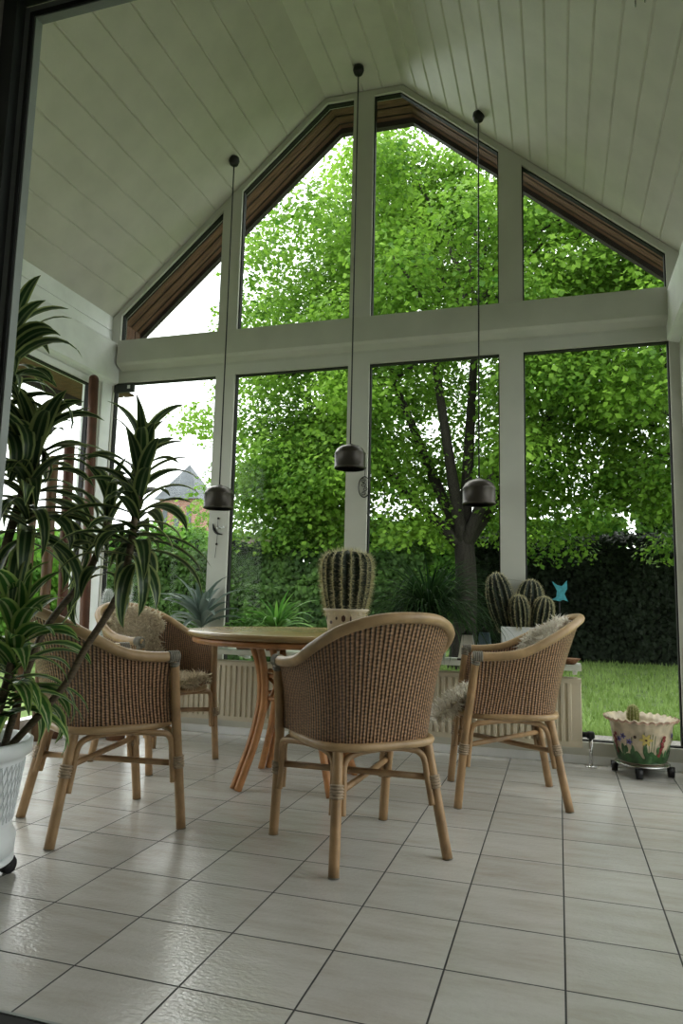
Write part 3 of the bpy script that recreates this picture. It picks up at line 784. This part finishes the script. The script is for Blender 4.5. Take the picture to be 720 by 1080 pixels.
# ---------------------------------------------------------------- strap leaves
def strap(b,base,az,e0,L,w,droop,n=7,fold=.25,mi=0,tipw=.03,twist=0.0,basew=.45):
    p=Vector(base); e=e0; st=L/n; pts=[]
    for i in range(n+1):
        pts.append((p.copy(),e)); p=p+Vector((math.cos(az)*math.cos(e),math.sin(az)*math.cos(e),math.sin(e)))*st; e-=droop/n*(0.5+i/n)
    vs=[];uv=[]
    for i,(q,e) in enumerate(pts):
        f=i/n; ww=w*max(tipw,(basew+(1-basew)*math.sin(min(1,f/.4)*PI/2))*(1-max(0,(f-.4)/.6)**2.0))*.5
        tw=twist*f
        side=Vector((-math.sin(az),math.cos(az),0)); up=Vector((-math.cos(az)*math.sin(e),-math.sin(az)*math.sin(e),math.cos(e)))
        sd=side*math.cos(tw)+up*math.sin(tw); u2=up*math.cos(tw)-side*math.sin(tw)
        for k,x in enumerate((-1,-.5,0,.5,1)): vs.append(q+sd*ww*x+u2*ww*fold*abs(x)*1.2); uv.append((k/4,f))
    fs=[(i*5+k,i*5+k+1,(i+1)*5+k+1,(i+1)*5+k) for i in range(n) for k in range(4)]
    b.add(vs,fs,uv,mi,True)
def squeeze(b,ymin,ymax,k=.10):
    out=[]
    for x,y,z in b.v:
        a=ymax-k; c=ymin+k
        if y>a: y=a+k*(1-math.exp(-(y-a)/k))
        if y<c: y=c-k*(1-math.exp(-(c-y)/k))
        if z<.012 and y>-.16: z=.012
        out.append((x,y,z))
    b.v=out
def crown(b,top,n,L,w,spread=.18,axis=(0,0,1),bias=None,droop=(1.2,2.4)):
    ax=Vector(axis).normalized()
    for i in range(n):
        f=i/(n-1); az=i*2.39996+random.uniform(-.6,.6)
        if bias is not None and random.random()<bias[1]: az=bias[0]+random.gauss(0,.7)
        pos=Vector(top)-ax*spread*f
        e0=1.35-1.35*f+random.uniform(-.38,.28); d=random.uniform(*droop)*(0.55+.6*f)
        strap(b,pos,az,e0,L*random.uniform(.7,1.1)*(.8+.3*f),w*random.uniform(.85,1.2),d,9,.22,twist=random.uniform(-.9,.9))

# ---------------------------------------------------------------- dracaena in the white pot (front left)
DP=(-1.915,1.985)
cd=thing('plant_caddy','low white plant caddy on black castors under the lattice pot','caddy',(DP[0],DP[1],0))
b=MB(); b.lathe([(0,.055),(.17,.055),(.18,.06),(.18,.072),(.17,.076),(0,.076)],36); b.build('platform',M_POTW,cd)
for k in range(4):
    a=math.radians(-42+90*k); x,y=.165*math.cos(a),.165*math.sin(a); b=MB(); b.tube([(x-.014,y,.027),(x+.014,y,.027)],.027,16); b.box(x-.018,x+.018,y-.01,y+.01,.03,.056); b.build('castor',M_BLACK,cd)
dr=thing('potted_dracaena','tall striped-leaf dracaena with several stems in a white lattice-relief pot','plant',(DP[0],DP[1],.076))
b=MB(); b.lathe([(.15,0),(.178,.008),(.182,.06),(.165,.095),(.165,.105),(.192,.31),(.198,.325),(.212,.33),(.215,.372),(.205,.378),(.195,.37),(.188,.33),(0,.33)],64)
pot=b.build('pot',M_POTW,dr)
b=MB()
for k in range(56):
    for s in (-1,1):
        pts=[]
        for q in range(6):
            z=.115+q*.038; r=.1655+(z-.105)/.205*.027+.0015; a=2*PI*(k/56)+s*q*.055; pts.append((r*math.cos(a),r*math.sin(a),z))
        b.tube(pts,.0022,4,caps=False)
b.build('lattice_relief',M_POTW,pot)
b=MB(); b.lathe([(0,.332),(.187,.332),(.1,.345),(0,.35)],24); b.build('soil',M_SOIL,dr)
def L3(x,y,z): return Vector((x-DP[0],y-DP[1],z-.076))
stems=[([L3(-1.90,2.02,.40),L3(-1.93,2.10,1.03),L3(-1.83,2.10,1.40)],.016),
       ([L3(-1.80,2.03,.40),L3(-1.62,2.08,.62),L3(-1.55,2.1,.76),L3(-1.42,2.1,.98),L3(-1.39,2.12,1.30)],.0125),
       ([L3(-1.84,2.08,.40),L3(-1.82,2.2,.78),L3(-1.68,2.26,1.02),L3(-1.62,2.28,1.22)],.0125),
       ([L3(-1.82,1.95,.40),L3(-1.79,2.0,.58),L3(-1.77,2.02,.76)],.014),
       ([L3(-1.93,1.93,.40),L3(-2.0,2.0,1.1),L3(-1.93,2.05,1.86)],.016)]
for P,r in stems:
    b=MB(); b.tube(P,r,10,sub=6); b.build('stem',M_STEM,dr)
def folia(top,n,L,w,m,spread=.2,bias=None,droop=(1.2,2.4)):
    b=MB(); crown(b,top,n,L,w,spread,bias=bias,droop=droop); b.build('foliage',m,dr)
folia(L3(-1.83,2.10,1.52),74,.38,.052,M_DRAC,.40,droop=(1.6,3.0))
folia(L3(-1.93,2.05,1.90),60,.36,.052,M_DRAC,.42,droop=(2.0,3.2))
folia(L3(-1.39,2.12,1.45),58,.29,.050,M_DRAC,.40,droop=(1.2,2.6))
folia(L3(-1.62,2.28,1.28),26,.30,.048,M_DRAC,.26,droop=(1.4,2.8))
folia(L3(-1.77,2.02,.87),60,.31,.062,M_DRACL,.34,droop=(1.4,2.8))

# ---------------------------------------------------------------- other plants on the shelf
ZS=.60
def simple_pot(p,r0,r1,h,m):
    b=MB(); b.lathe([(r0,0),(r1,h*.85),(r1*1.08,h*.86),(r1*1.08,h),(r1*.94,h),(r1*.92,h*.9),(0,h*.9)],32); b.build('pot',m,p)
p=thing('potted_agave','grey-green agave with arching pointed leaves on the shelf, left of the table','plant',(-2.43,4.585,ZS))
simple_pot(p,.075,.098,.13,M_CERC); b=MB()
for i in range(26):
    f=i/25; strap(b,(0,0,.13+.05*(1-f)),i*2.4+random.uniform(-.2,.2),1.4-1.0*f,random.uniform(.30,.42),.052,random.uniform(.7,1.9),8,.45)
for az,e in ((3.4,1.0),(4.4,.9),(5.3,.9)): strap(b,(0,0,.16),az,e,.44,.06,1.5,8,.4)
squeeze(b,-.40,.09); b.build('leaves',M_AGAVE,p)
p=thing('potted_fern','bright green fern with feathery arching fronds on the shelf behind the table','plant',(-1.86,4.585,ZS))
simple_pot(p,.065,.085,.11,M_TERRA); b=MB()
for i in range(46):
    az=random.uniform(0,2*PI); e0=random.uniform(.5,1.4); strap(b,(0,0,.12),az,e0,random.uniform(.30,.46),.024,random.uniform(1.0,2.2),8,.1,twist=.4)
for i in range(30):
    az=random.uniform(0,2*PI); p0=Vector((0,0,.12)); e=random.uniform(.6,1.3); L=.34
    for q in range(9):
        f=(q+1)/9; pos=p0+Vector((math.cos(az)*math.cos(e)*L*f,math.sin(az)*math.cos(e)*L*f,math.sin(e)*L*f-.16*f*f))
        for s in (-1,1): strap(b,pos,az+s*1.2,.1,.055*(1.2-f),.012,.6,2,.1)
squeeze(b,-.33,.09); b.build('fronds',M_FERN,p)
p=thing('potted_leafy_plant','low bushy plant with small light green leaves on the shelf between agave and fern','plant',(-2.10,4.60,ZS))
simple_pot(p,.05,.065,.09,M_TERRA); b=MB()
for i in range(170):
    a=random.uniform(0,2*PI); r=.13*math.sqrt(random.random()); z=.10+random.random()*.17*(1-r/.18)
    strap(b,(r*math.cos(a),r*math.sin(a),z),random.uniform(0,2*PI),random.uniform(-.2,.7),.06,.032,.6,3,.1)
for i in range(12):
    a=random.uniform(0,2*PI); b.tube([(0,0,.08),(.06*math.cos(a),.06*math.sin(a),.18)],.002,5)
squeeze(b,-.3,.08); b.build('leaves',M_FERN,p)
p=thing('potted_grass_plant','large dark grassy plant with thin arching blades in a pale pot on the shelf','plant',(-.80,4.60,ZS))
simple_pot(p,.10,.125,.15,M_WHITE); b=MB()
for i in range(620):
    az=random.uniform(0,2*PI); f=random.random()
    strap(b,(.05*math.cos(az)*random.random(),.05*math.sin(az)*random.random(),.14+.12*random.random()),az,random.uniform(.45,1.5),random.uniform(.38,.72),.0115,random.uniform(1.5,3.4),9,.2)
squeeze(b,-.32,.075); b.build('blades',M_GRASSY,p)
def lantern(x,y,m,label,h):
    p=thing('table_lantern',label,'lantern',(x,y,ZS)); b=MB()
    V=[(-.052,-.052,.012),(.052,-.052,.012),(.052,.052,.012),(-.052,.052,.012),(-.03,-.03,h),(.03,-.03,h),(.03,.03,h),(-.03,.03,h)]
    b.add(V,[(0,1,5,4),(1,2,6,5),(2,3,7,6),(3,0,4,7),(3,2,1,0),(4,5,6,7)],None,0,False); b.build('glass_body',m,p)
    b=MB(); b.box(-.056,.056,-.056,.056,0,.012); b.build('base',M_WIRE,p)
    b=MB(); b.box(-.034,.034,-.034,.034,h,h+.012); b.lathe([(.024,h+.012),(.0005,h+.035)],16); b.build('cap',M_WIRE,p)
    b=MB(); b.tube([(-.03,0,h+.01),(-.028,0,h+.04),(0,0,h+.06),(.028,0,h+.04),(.03,0,h+.01)],.0025,6,sub=4); b.build('handle',M_WIRE,p)
lantern(-.545,4.515,mat('pale_lantern_panel',(.55,.53,.45),.4,.1),'small pale tapered lantern with dark cap beside the grassy plant',.155)
lantern(-.455,4.66,mat('blue_lantern_panel',(.22,.32,.42),.4,.15),'small bluish tapered lantern close to the white cactus pot',.17)
p=thing('shell_dish','small brown scalloped dish lying on the right end of the shelf','dish',(.06,4.56,ZS)); b=MB()
b.lathe([(0,0),(.03,.0),(.06,.03),(.064,.034),(.058,.034),(.028,.008),(0,.008)],36,wob=lambda i,k,an,r,z:(r*(1+.06*math.sin(an*9)),z)); b.build('dish_body',M_TERRA,p)
# white woolly column cacti in the left corner
for (x,y,h,r,lab) in ((-2.83,4.22,.72,.042,'taller white woolly column cactus in the corner by the far left armchair'),(-2.985,4.26,.56,.038,'shorter white woolly column cactus in the corner, left of the taller one')):
    p=thing('column_cactus',lab,'cactus',(x,y,0))
    b=MB(); b.lathe([(.06,0),(.075,.40),(.082,.41),(.082,.46),(.07,.46),(.066,.43),(0,.43)],28); b.build('pot',M_TERRA,p)
    bb,ln=ribbed(profile(h,r,r*.8,16,.7,2.2),14,.12,(0,0,.43)); bb.build('cactus_body',M_CACTW,p)
    spines(ln,.026,.0009,9).build('wool',M_WOOL,p)
# poles leaning in the left rear corner
def pole(name,label,x0,y0,x1,y1,z1,r,m,cap=None,gr=None):
    o=thing(name,label,'pole',(x0,y0,0)); b=MB(); P=[Vector((0,0,0)).lerp(Vector((x1-x0,y1-y0,z1)),k/10) for k in range(11)]
    rr=[r*(1+.06*math.sin(k*2.1)) for k in range(11)]; b.tube(P,rr,14); b.ball(P[-1],rr[-1],14,8); o2=b.build('pole_shaft',m,o)
    if cap:
        b=MB(); q=P[-1]; b.tube([q+Vector((0,0,-.10)),q+Vector((0,0,.03)),q+Vector((0,0,.05))],[r*1.25,r*1.25,r*.7],14); b.build('end_cap',cap,o2)
pole('wooden_pole','tall red-brown wooden pole with rounded top against the left corner post',-3.19,4.33,-3.30,4.36,2.55,.034,M_POLE)
pole('wooden_pole','shorter red-brown wooden pole standing beside the tan bamboo pole',-3.20,4.10,-3.29,4.13,1.98,.036,M_POLE)
pole('bamboo_pole','thick tan bamboo pole leaning at the left window',-3.26,3.98,-3.31,4.0,1.86,.035,M_CANE)
pole('bamboo_pole','thin tan bamboo pole leaning furthest left at the left window',-3.325,3.85,-3.34,3.88,1.72,.026,M_CANE)

# ---------------------------------------------------------------- pendant lamps
def pendant(label,x,y,zc,zb,first=None):
    o=thing('pendant_lamp',label,'lamp',(x,y,zb),0,'pendant lamps on long cords')
    h=zc-zb
    b=MB(); b.lathe([(0,h),(.036,h-.004),(.040,h-.03),(.030,h-.058),(.008,h-.066),(0,h-.066)],24); b.build('ceiling_canopy',M_BLACK,o)
    b=MB(); b.tube([(0,0,.165),(0,0,h-.06)],.0048,8); b.build('cord',M_BLACK,o)
    b=MB(); b.lathe([(.098,.0),(.104,.002),(.106,.010),(.103,.014),(.103,.100),(.105,.104),(.102,.110),(.088,.135),(.062,.154),(.028,.164),(.012,.172),(.0,.173)],40)
    b.lathe([(.098,.0),(.097,.06),(.0,.07)],40); sh=b.build('lamp_shade',M_LAMP,o)
    b=MB(); b.lathe([(.0,.014),(.094,.018),(.094,.024),(0,.026)],32); b.build('diffuser',M_LAMPIN,sh)
pendant('dark bronze pendant lamp hanging leftmost, before the left mullion',-2.262,4.44,roofz(-2.262),1.565)
pendant('dark bronze pendant lamp hanging highest, before the centre mullion',-1.314,4.45,roofz(-1.314),1.818)
pendant('dark bronze pendant lamp hanging rightmost, on the sloping right ceiling',-.470,4.49,roofz(-.47),1.568)

# ---------------------------------------------------------------- little things on the mullions
o=thing('suncatcher','round dark wire suncatcher hanging on the centre mullion','ornament',(-1.275,W-.048,1.735))
b=MB(); ring=[(.042*math.cos(a),0,.072*math.sin(a)) for a in np.linspace(0,2*PI,28,endpoint=False)]; b.tube(ring,.0035,6,closed=True); b.build('ring',M_WIRE,o)
b=MB()
for k in range(4):
    c=(random.uniform(-.014,.014),0,-.045+k*.03); b.tube([(c[0]+(.006+.014*q/9)*math.cos(q*.9),0,c[2]+(.004+.012*q/9)*math.sin(q*.9)) for q in range(10)],.0025,5)
b.build('scroll',M_WIRE,o)
b=MB(); b.tube([(0,0,.072),(0,.0,.13)],.0015,5); b.lathe([(0,.128),(.010,.13),(.012,.138),(0,.142)],12); b.build('hook',M_WIRE,o)
o=thing('hanging_charm','small dark bird-shaped charm with white beads on the left mullion','ornament',(-2.385,W-.047,1.44))
b=MB(); b.tube([(-.04,0,.05),(-.03,0,.01),(-.005,0,-.02),(.04,0,-.03)],[.003,.010,.009,.003],8,sub=4); b.build('bird',M_BLACK,o)
b=MB()
for q in range(4): b.ball((.0+q*.016,-.004,.018+.005*(q%2)),.008,8,6)
b.build('beads',M_WHITE,o)
b=MB(); b.tube([(.0,0,-.02),(-.005,0,-.12),(-.012,0,-.2)],.0018,5); b.ball((-.004,0,-.1),.009,8,6); b.build('string',M_WIRE,o)
b=MB(); b.tube([(0,0,.02),(0,0,.09)],.0015,5); b.ball((0,.0,.09),.008,8,6); b.build('hook',M_WIRE,o)
o=thing('window_sensor','small dark box fixed at the top left corner of the leftmost back window','sensor',(-3.275,W-.0,2.586))
b=MB(); b.box(-.085,.085,-.03,-.001,-.032,.032); b.build('housing',M_JAMB,o); b=MB(); b.box(.035,.06,-.033,-.03,-.008,.02); b.build('marking',M_WHITE,o)
o=thing('wind_chime','silver wind chime tubes hanging from the right ceiling slope at the top edge','wind chime',(.35,2.9,3.46))
for k,(x,y,z,l) in enumerate(((-.035,0,.03,.12),(.0,.02,0,.15),(.035,.0,-.005,.15),(.0,-.03,.02,.13))):
    if roofz(.35+x)-3.46<z+l: l=roofz(.35+x)-3.46-z-.02
    b=MB(); b.tube([(x,y,z),(x,y,z+l*.72)],.004,8); tb=b.build('chime_tube',M_CHROME,o)
    b=MB(); b.tube([(x,y,z+l*.72),(0,0,roofz(.35)-3.46)],.0008,4); b.build('string',M_WIRE,tb)

# ---------------------------------------------------------------- outside
b=MB(); b.box(-40,30,W+.09,60,-.2,-.1); struct(b.build('ground',M_LAWN))
b=MB(); b.box(-40,XL-.07,-6,W+.09,-.2,-.1); struct(b.build('ground_left',M_LAWN))
b=MB(); b.box(XR+.09,30,YF,W+.09,-.2,-.1); struct(b.build('ground_right',M_LAWN))
b=MB(); b.box(XL-.8,XR+1.2,W+.06,W+1.55,-.11,-.085); struct(b.build('gravel_strip',M_PAVE))
def cards(centers,normals,size,kite=True):
    """numpy leaf cards: returns verts, faces"""
    n=len(centers); rd=RNG.normal(size=(n,3)); nm=normals/np.linalg.norm(normals,axis=1,keepdims=True)
    t=np.cross(nm,rd); t/=np.linalg.norm(t,axis=1,keepdims=True); bt=np.cross(nm,t)
    s=size[:,None]
    a=centers-t*s*.5; c=centers+t*s*.55; l=centers+bt*s*.42-nm*s*.10; r=centers-bt*s*.42-nm*s*.10
    v=np.stack([a,l,c,r],1).reshape(-1,3)
    idx=np.arange(n)*4
    f=np.concatenate([np.stack([idx,idx+3,idx+2],1),np.stack([idx,idx+2,idx+1],1)])
    return v,f
def card_obj(name,v,f,m,parent=None):
    me=bpy.data.meshes.new(name); nv,nf=len(v),len(f)
    me.vertices.add(nv); me.vertices.foreach_set('co',v.astype(np.float32).ravel())
    me.loops.add(nf*3); me.loops.foreach_set('vertex_index',f.astype(np.int32).ravel())
    me.polygons.add(nf); me.polygons.foreach_set('loop_start',np.arange(nf,dtype=np.int32)*3); me.polygons.foreach_set('loop_total',np.full(nf,3,dtype=np.int32))
    me.materials.append(m); me.update(calc_edges=True); me.validate()
    o=bpy.data.objects.new(name,me); C.objects.link(o)
    if parent: o.parent=parent
    return o
def tree(label,base,trunk_r,forks,clusters,leafsize,per,m):
    t=thing('maple_tree',label,'tree',base); B=Vector(base)
    # trunk and limbs
    b=MB(); z1=forks; b.tube([(0,0,-.05),(.02,0,.6),(.05,.02,z1*.6),(.0,.0,z1)],[trunk_r*1.4,trunk_r,trunk_r*.9,trunk_r*.8],14,sub=4); b.build('trunk',M_BARK,t)
    CC=np.array(clusters)
    limbs=sorted(range(len(CC)),key=lambda i:random.random())[:46]
    b=MB(); bt=MB()
    mains=[(Vector((math.cos(a)*1.5,math.sin(a)*1.1,z1+2.0+.9*math.sin(3*a)))) for a in np.linspace(0,2*PI,7,endpoint=False)]+[Vector((.2,.1,z1+3.6))]
    for M_ in mains: b.tube([(0,0,z1-.3),M_*.5+Vector((0,0,z1*.42)),M_],[trunk_r*.62,trunk_r*.42,trunk_r*.26],8,sub=4)
    for i in limbs:
        c=Vector(CC[i][:3])-B; m0=min(mains,key=lambda q:(q-c).length)
        mid=(m0+c)/2+Vector((random.gauss(0,.2),random.gauss(0,.2),.15)); b.tube([m0,mid,c],[trunk_r*.24,trunk_r*.14,.012],6,sub=3)
    b.build('branches',M_BARK,t)
    pts=[];nrm=[]
    for (x,y,z,r) in CC:
        k=int(per*r*r/.6); d=RNG.normal(size=(k,3)); d/=np.linalg.norm(d,axis=1,keepdims=True); rad=RNG.random(k)**.45
        q=d*rad[:,None]*np.array([r,r,r*.55])
        q[:,2]-=.22*(q[:,0]**2+q[:,1]**2)/r
        pts.append(q+np.array([x,y,z])-np.array(base)); n_=d*.6+RNG.normal(size=(k,3))*.55+np.array([0,-.15,.8]); nrm.append(n_)
    P=np.concatenate(pts); Nn=np.concatenate(nrm); sz=leafsize*(.55+.8*RNG.random(len(P)))
    v,f=cards(P,Nn,sz); card_obj('foliage',v,f,m,t)
    return t
cl=[]
def sample(c,rad,n,rmin,bias):
    out=0
    while out<n:
        d=RNG.normal(size=3); d/=np.linalg.norm(d); f=RNG.random()**bias
        if f<rmin: continue
        p=np.array(c)+d*f*np.array(rad)
        if p[2]<1.95: continue
        cl.append((p[0],p[1],p[2],RNG.uniform(.55,.95))); out+=1
sample((-1.7,12.2,5.6),(4.1,3.2,4.1),300,.40,.4)
sample((-4.3,11.4,3.0),(1.6,1.3,1.5),46,.2,.5)
sample((-3.0,12.6,8.2),(1.9,1.5,1.5),30,.2,.5)
sample((-6.2,12.0,3.6),(.8,.8,1.9),3,.2,.6)
sample((-1.5,11.0,2.9),(2.6,1.2,1.1),26,.2,.5)
cl=[c for c in cl if not (c[1]<12.4 and ((abs(c[0]+1.45)<.75 and c[2]<4.1) or (-2.6<c[0]<-.6 and 3.0<c[2]<4.3 and c[1]<11.2)))]
tree('big maple tree with bright green leaves filling the back windows',(-1.52,12.0,-.1),.20,2.3,cl,.088,440,M_MAPLE)
cl=[]
sample((3.1,11.6,4.9),(3.7,3.0,3.9),150,.45,.4)
sample((2.9,11.0,2.75),(2.6,1.0,.85),26,.2,.5)
cl+=[(.6+.28*k,11.0+.3*(k%3),2.35+.33*(k%2)+.1*(k%3),.62) for k in range(9)]
tree('second maple tree standing further right, leaves hanging low over the dark hedge',(3.6,12.3,-.1),.17,2.3,cl,.088,470,M_MAPLE)
def hedge(label,x0,x1,y0,y1,z1,n,size,m,name='garden_hedge',cat='hedge',round_=.15):
    h=thing(name,label,cat,((x0+x1)/2,(y0+y1)/2,-.1)); cx,cy=(x0+x1)/2,(y0+y1)/2
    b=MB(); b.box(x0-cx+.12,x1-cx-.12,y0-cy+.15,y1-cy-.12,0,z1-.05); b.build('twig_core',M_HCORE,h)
    H=z1+.1; fr=RNG.random(n); P=np.zeros((n,3)); Nn=np.zeros((n,3))
    X=RNG.uniform(x0-cx,x1-cx,n); Z=RNG.uniform(0,H,n)
    top=fr<.3
    lump=lambda x,z:.10*np.sin(x*2.3+1)*np.cos(z*2.9)+.07*np.sin(x*5.1)*np.sin(z*4+x)
    P[:,0]=X; P[:,1]=np.where(top,RNG.uniform(y0-cy,y1-cy,n),y0-cy+lump(X,Z)+RNG.normal(0,.04,n)); P[:,2]=np.where(top,H+lump(X,P[:,1])*1.2+RNG.normal(0,.05,n),Z)
    Nn[:,1]=np.where(top,-.2,-1); Nn[:,2]=np.where(top,1,.35); Nn+=RNG.normal(0,.5,(n,3))
    v,f=cards(P,Nn,size*(.6+.8*RNG.random(n))); card_obj('foliage',v,f,m,h); return h
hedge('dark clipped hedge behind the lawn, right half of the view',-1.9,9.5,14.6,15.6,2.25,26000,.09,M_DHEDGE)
hedge('leafy green hedge running along the back of the garden on the left',-7.7,-2.0,10.9,11.9,1.72,22000,.085,M_HEDGE)
hedge('light green shrub bank standing beyond the left hedge',-16,-6.5,13.5,14.6,2.35,14000,.12,M_SHRUB,'shrub_bank','shrub')
hedge('pale green shrubs far behind the maple trunk',-5.9,1.5,17.0,18.2,2.9,16000,.13,M_SHRUB,'shrub_bank','shrub')
hedge('pale green shrubs far behind the dark hedge on the right',1.7,9.0,17.0,18.2,3.4,14000,.13,M_SHRUB,'shrub_bank','shrub')
hedge('low dark green bush under the maple, right of the left hedge',-4.6,-1.9,10.0,10.7,1.15,9000,.08,M_HEDGE,'garden_bush','bush')
# the left-window hedge needs its long face toward the house
hl=thing('garden_hedge','tall leafy hedge parallel to the left side window','hedge',(-8.0,7.6,-.1))
b=MB(); b.box(-1.0,-.15,-5.5,5.5,0,1.6); b.build('twig_core',M_HCORE,hl)
n=16000; P=np.stack([RNG.normal(0,.08,n)+.08*np.sin(np.arange(n)*.37),RNG.uniform(-5.5,5.5,n),RNG.uniform(0,1.95,n)],1); Nn=np.tile([1,0,.4],(n,1))+RNG.normal(0,.5,(n,3))
v,f=cards(P,Nn,.11*(.6+.8*RNG.random(n))); card_obj('foliage',v,f,M_SHRUB,hl)
# lawn grass
n=26000; gx=RNG.uniform(-5,5,n); gy=W+1.6+RNG.random(n)**1.6*8.2
P=np.stack([gx,gy,np.full(n,-.09)],1); hgt=.035+.05*RNG.random(n); lean=RNG.normal(0,.02,(n,2)); wd=.006+.004*RNG.random(n)
ang=RNG.random(n)*6.28; sx=np.cos(ang)*wd*1.6; sy=np.sin(ang)*wd*1.6
v=np.stack([P+np.stack([-sx,-sy,0*sx-.01],1),P+np.stack([sx,sy,0*sx-.01],1),P+np.stack([lean[:,0],lean[:,1],hgt],1)],1).reshape(-1,3)
f=np.arange(n*3).reshape(-1,3)
tag(card_obj('lawn_grass',v,f,M_GRASS),'short bright green lawn grass beyond the windows','grass',kind='stuff')
# brick tower house and garden wall
tw=thing('tower_house','distant brick tower with pyramid slate roof behind the left window','house',(-20.3,36.0,-.1))
b=MB(); b.box(-1.15,1.15,-1.15,1.15,0,6.7); b.build('wall',M_BRICK,tw)
b=MB(); s=1.4; b.add([(-s,-s,6.55),(s,-s,6.55),(s,s,6.55),(-s,s,6.55),(0,0,8.75)],[(0,1,4),(1,2,4),(2,3,4),(3,0,4),(3,2,1,0)],None,0,False); b.build('roof',M_SLATE,tw)
for x in (-.75,0,.75):
    b=MB(); b.box(x-.14,x+.14,-1.19,-1.14,5.0,6.2); b.build('window_slit',M_SLATE,tw)
gw=MB(); gw.box(-5,5,-.12,.12,0,2.75); g=gw.build('garden_wall',M_BRICKW,None,(-12,17.5,-.1)); tag(g,'brick garden wall showing above the left hedge','wall')
rh=thing('red_house','red brick house corner with small white window beyond the left hedge','house',(-15.2,10.4,-.1))
b=MB(); b.box(-2,2,-2.2,2.2,0,3.1); b.build('wall',M_BRICK,rh)
b=MB(); b.prism([(-2.4,3.0),(2.4,3.0),(0,4.6)],0,-2.2,2.2); b.build('roof',M_SLATE,rh)
b=MB(); b.box(2.0,2.05,.6,1.0,1.5,2.4); b.build('window_pane',M_WHITE,rh)

# ---------------------------------------------------------------- light
w=bpy.data.worlds.new('overcast'); sc.world=w; w.use_nodes=True; nt=w.node_tree; bg=nt.nodes['Background']
tc=N(nt,'ShaderNodeTexCoord'); sp=N(nt,'ShaderNodeSeparateXYZ'); nt.links.new(tc.outputs['Generated'],sp.inputs[0])
no=N(nt,'ShaderNodeTexNoise'); no.inputs['Scale'].default_value=2.5; no.inputs['Detail'].default_value=4; nt.links.new(tc.outputs['Generated'],no.inputs['Vector'])
k=mth(nt,'ADD',mth(nt,'MULTIPLY',sp.outputs[2],0.5),mth(nt,'MULTIPLY',no.outputs['Fac'],0.3))
nt.links.new(ramp(nt,k,[(0.0,(.88,.92,.93)),(0.6,(1,1,1))]),bg.inputs[0]); bg.inputs[1].default_value=3.2
sun=bpy.data.lights.new('soft_sun','SUN'); sun.energy=2.2; sun.angle=math.radians(55); sun.color=(1,.98,.93)
so=bpy.data.objects.new('soft_sun',sun); C.objects.link(so); so.rotation_euler=Vector((.45,-.45,-.77)).to_track_quat('-Z','Y').to_euler()
al=bpy.data.lights.new('added_fill_light','AREA'); al.energy=5; al.size=.5; al.color=(1,.95,.88)  # invented fill lamp in the unseen house room, softly lifts chair backs and floor
ao=bpy.data.objects.new('added_fill_light',al); C.objects.link(ao); ao.location=(.2,.75,2.72)

# ---------------------------------------------------------------- camera
cam=bpy.data.cameras.new('camera'); co=bpy.data.objects.new('camera',cam); C.objects.link(co)
R_=Vector((0.95660466,0.29049622,0.02279185)); U_=Vector((0.01512905,-0.12762764,0.99170676)); F_=Vector((-0.29099594,0.94832649,0.12648413))
m=Matrix((( R_.x,U_.x,-F_.x,0),(R_.y,U_.y,-F_.y,0),(R_.z,U_.z,-F_.z,0.938),(0,0,0,1)))
co.matrix_world=m
cam.sensor_fit='HORIZONTAL'; cam.sensor_width=36; cam.lens=36*746.376/720; cam.clip_start=.02; cam.clip_end=300
sc.camera=co
sc.view_settings.view_transform='Standard'; sc.view_settings.look='None'; sc.view_settings.exposure=0.0; sc.view_settings.gamma=0.93
sc.cycles.use_denoising=True; sc.cycles.max_bounces=10; sc.cycles.transparent_max_bounces=16; sc.cycles.diffuse_bounces=5
sc.cycles.sample_clamp_indirect=8
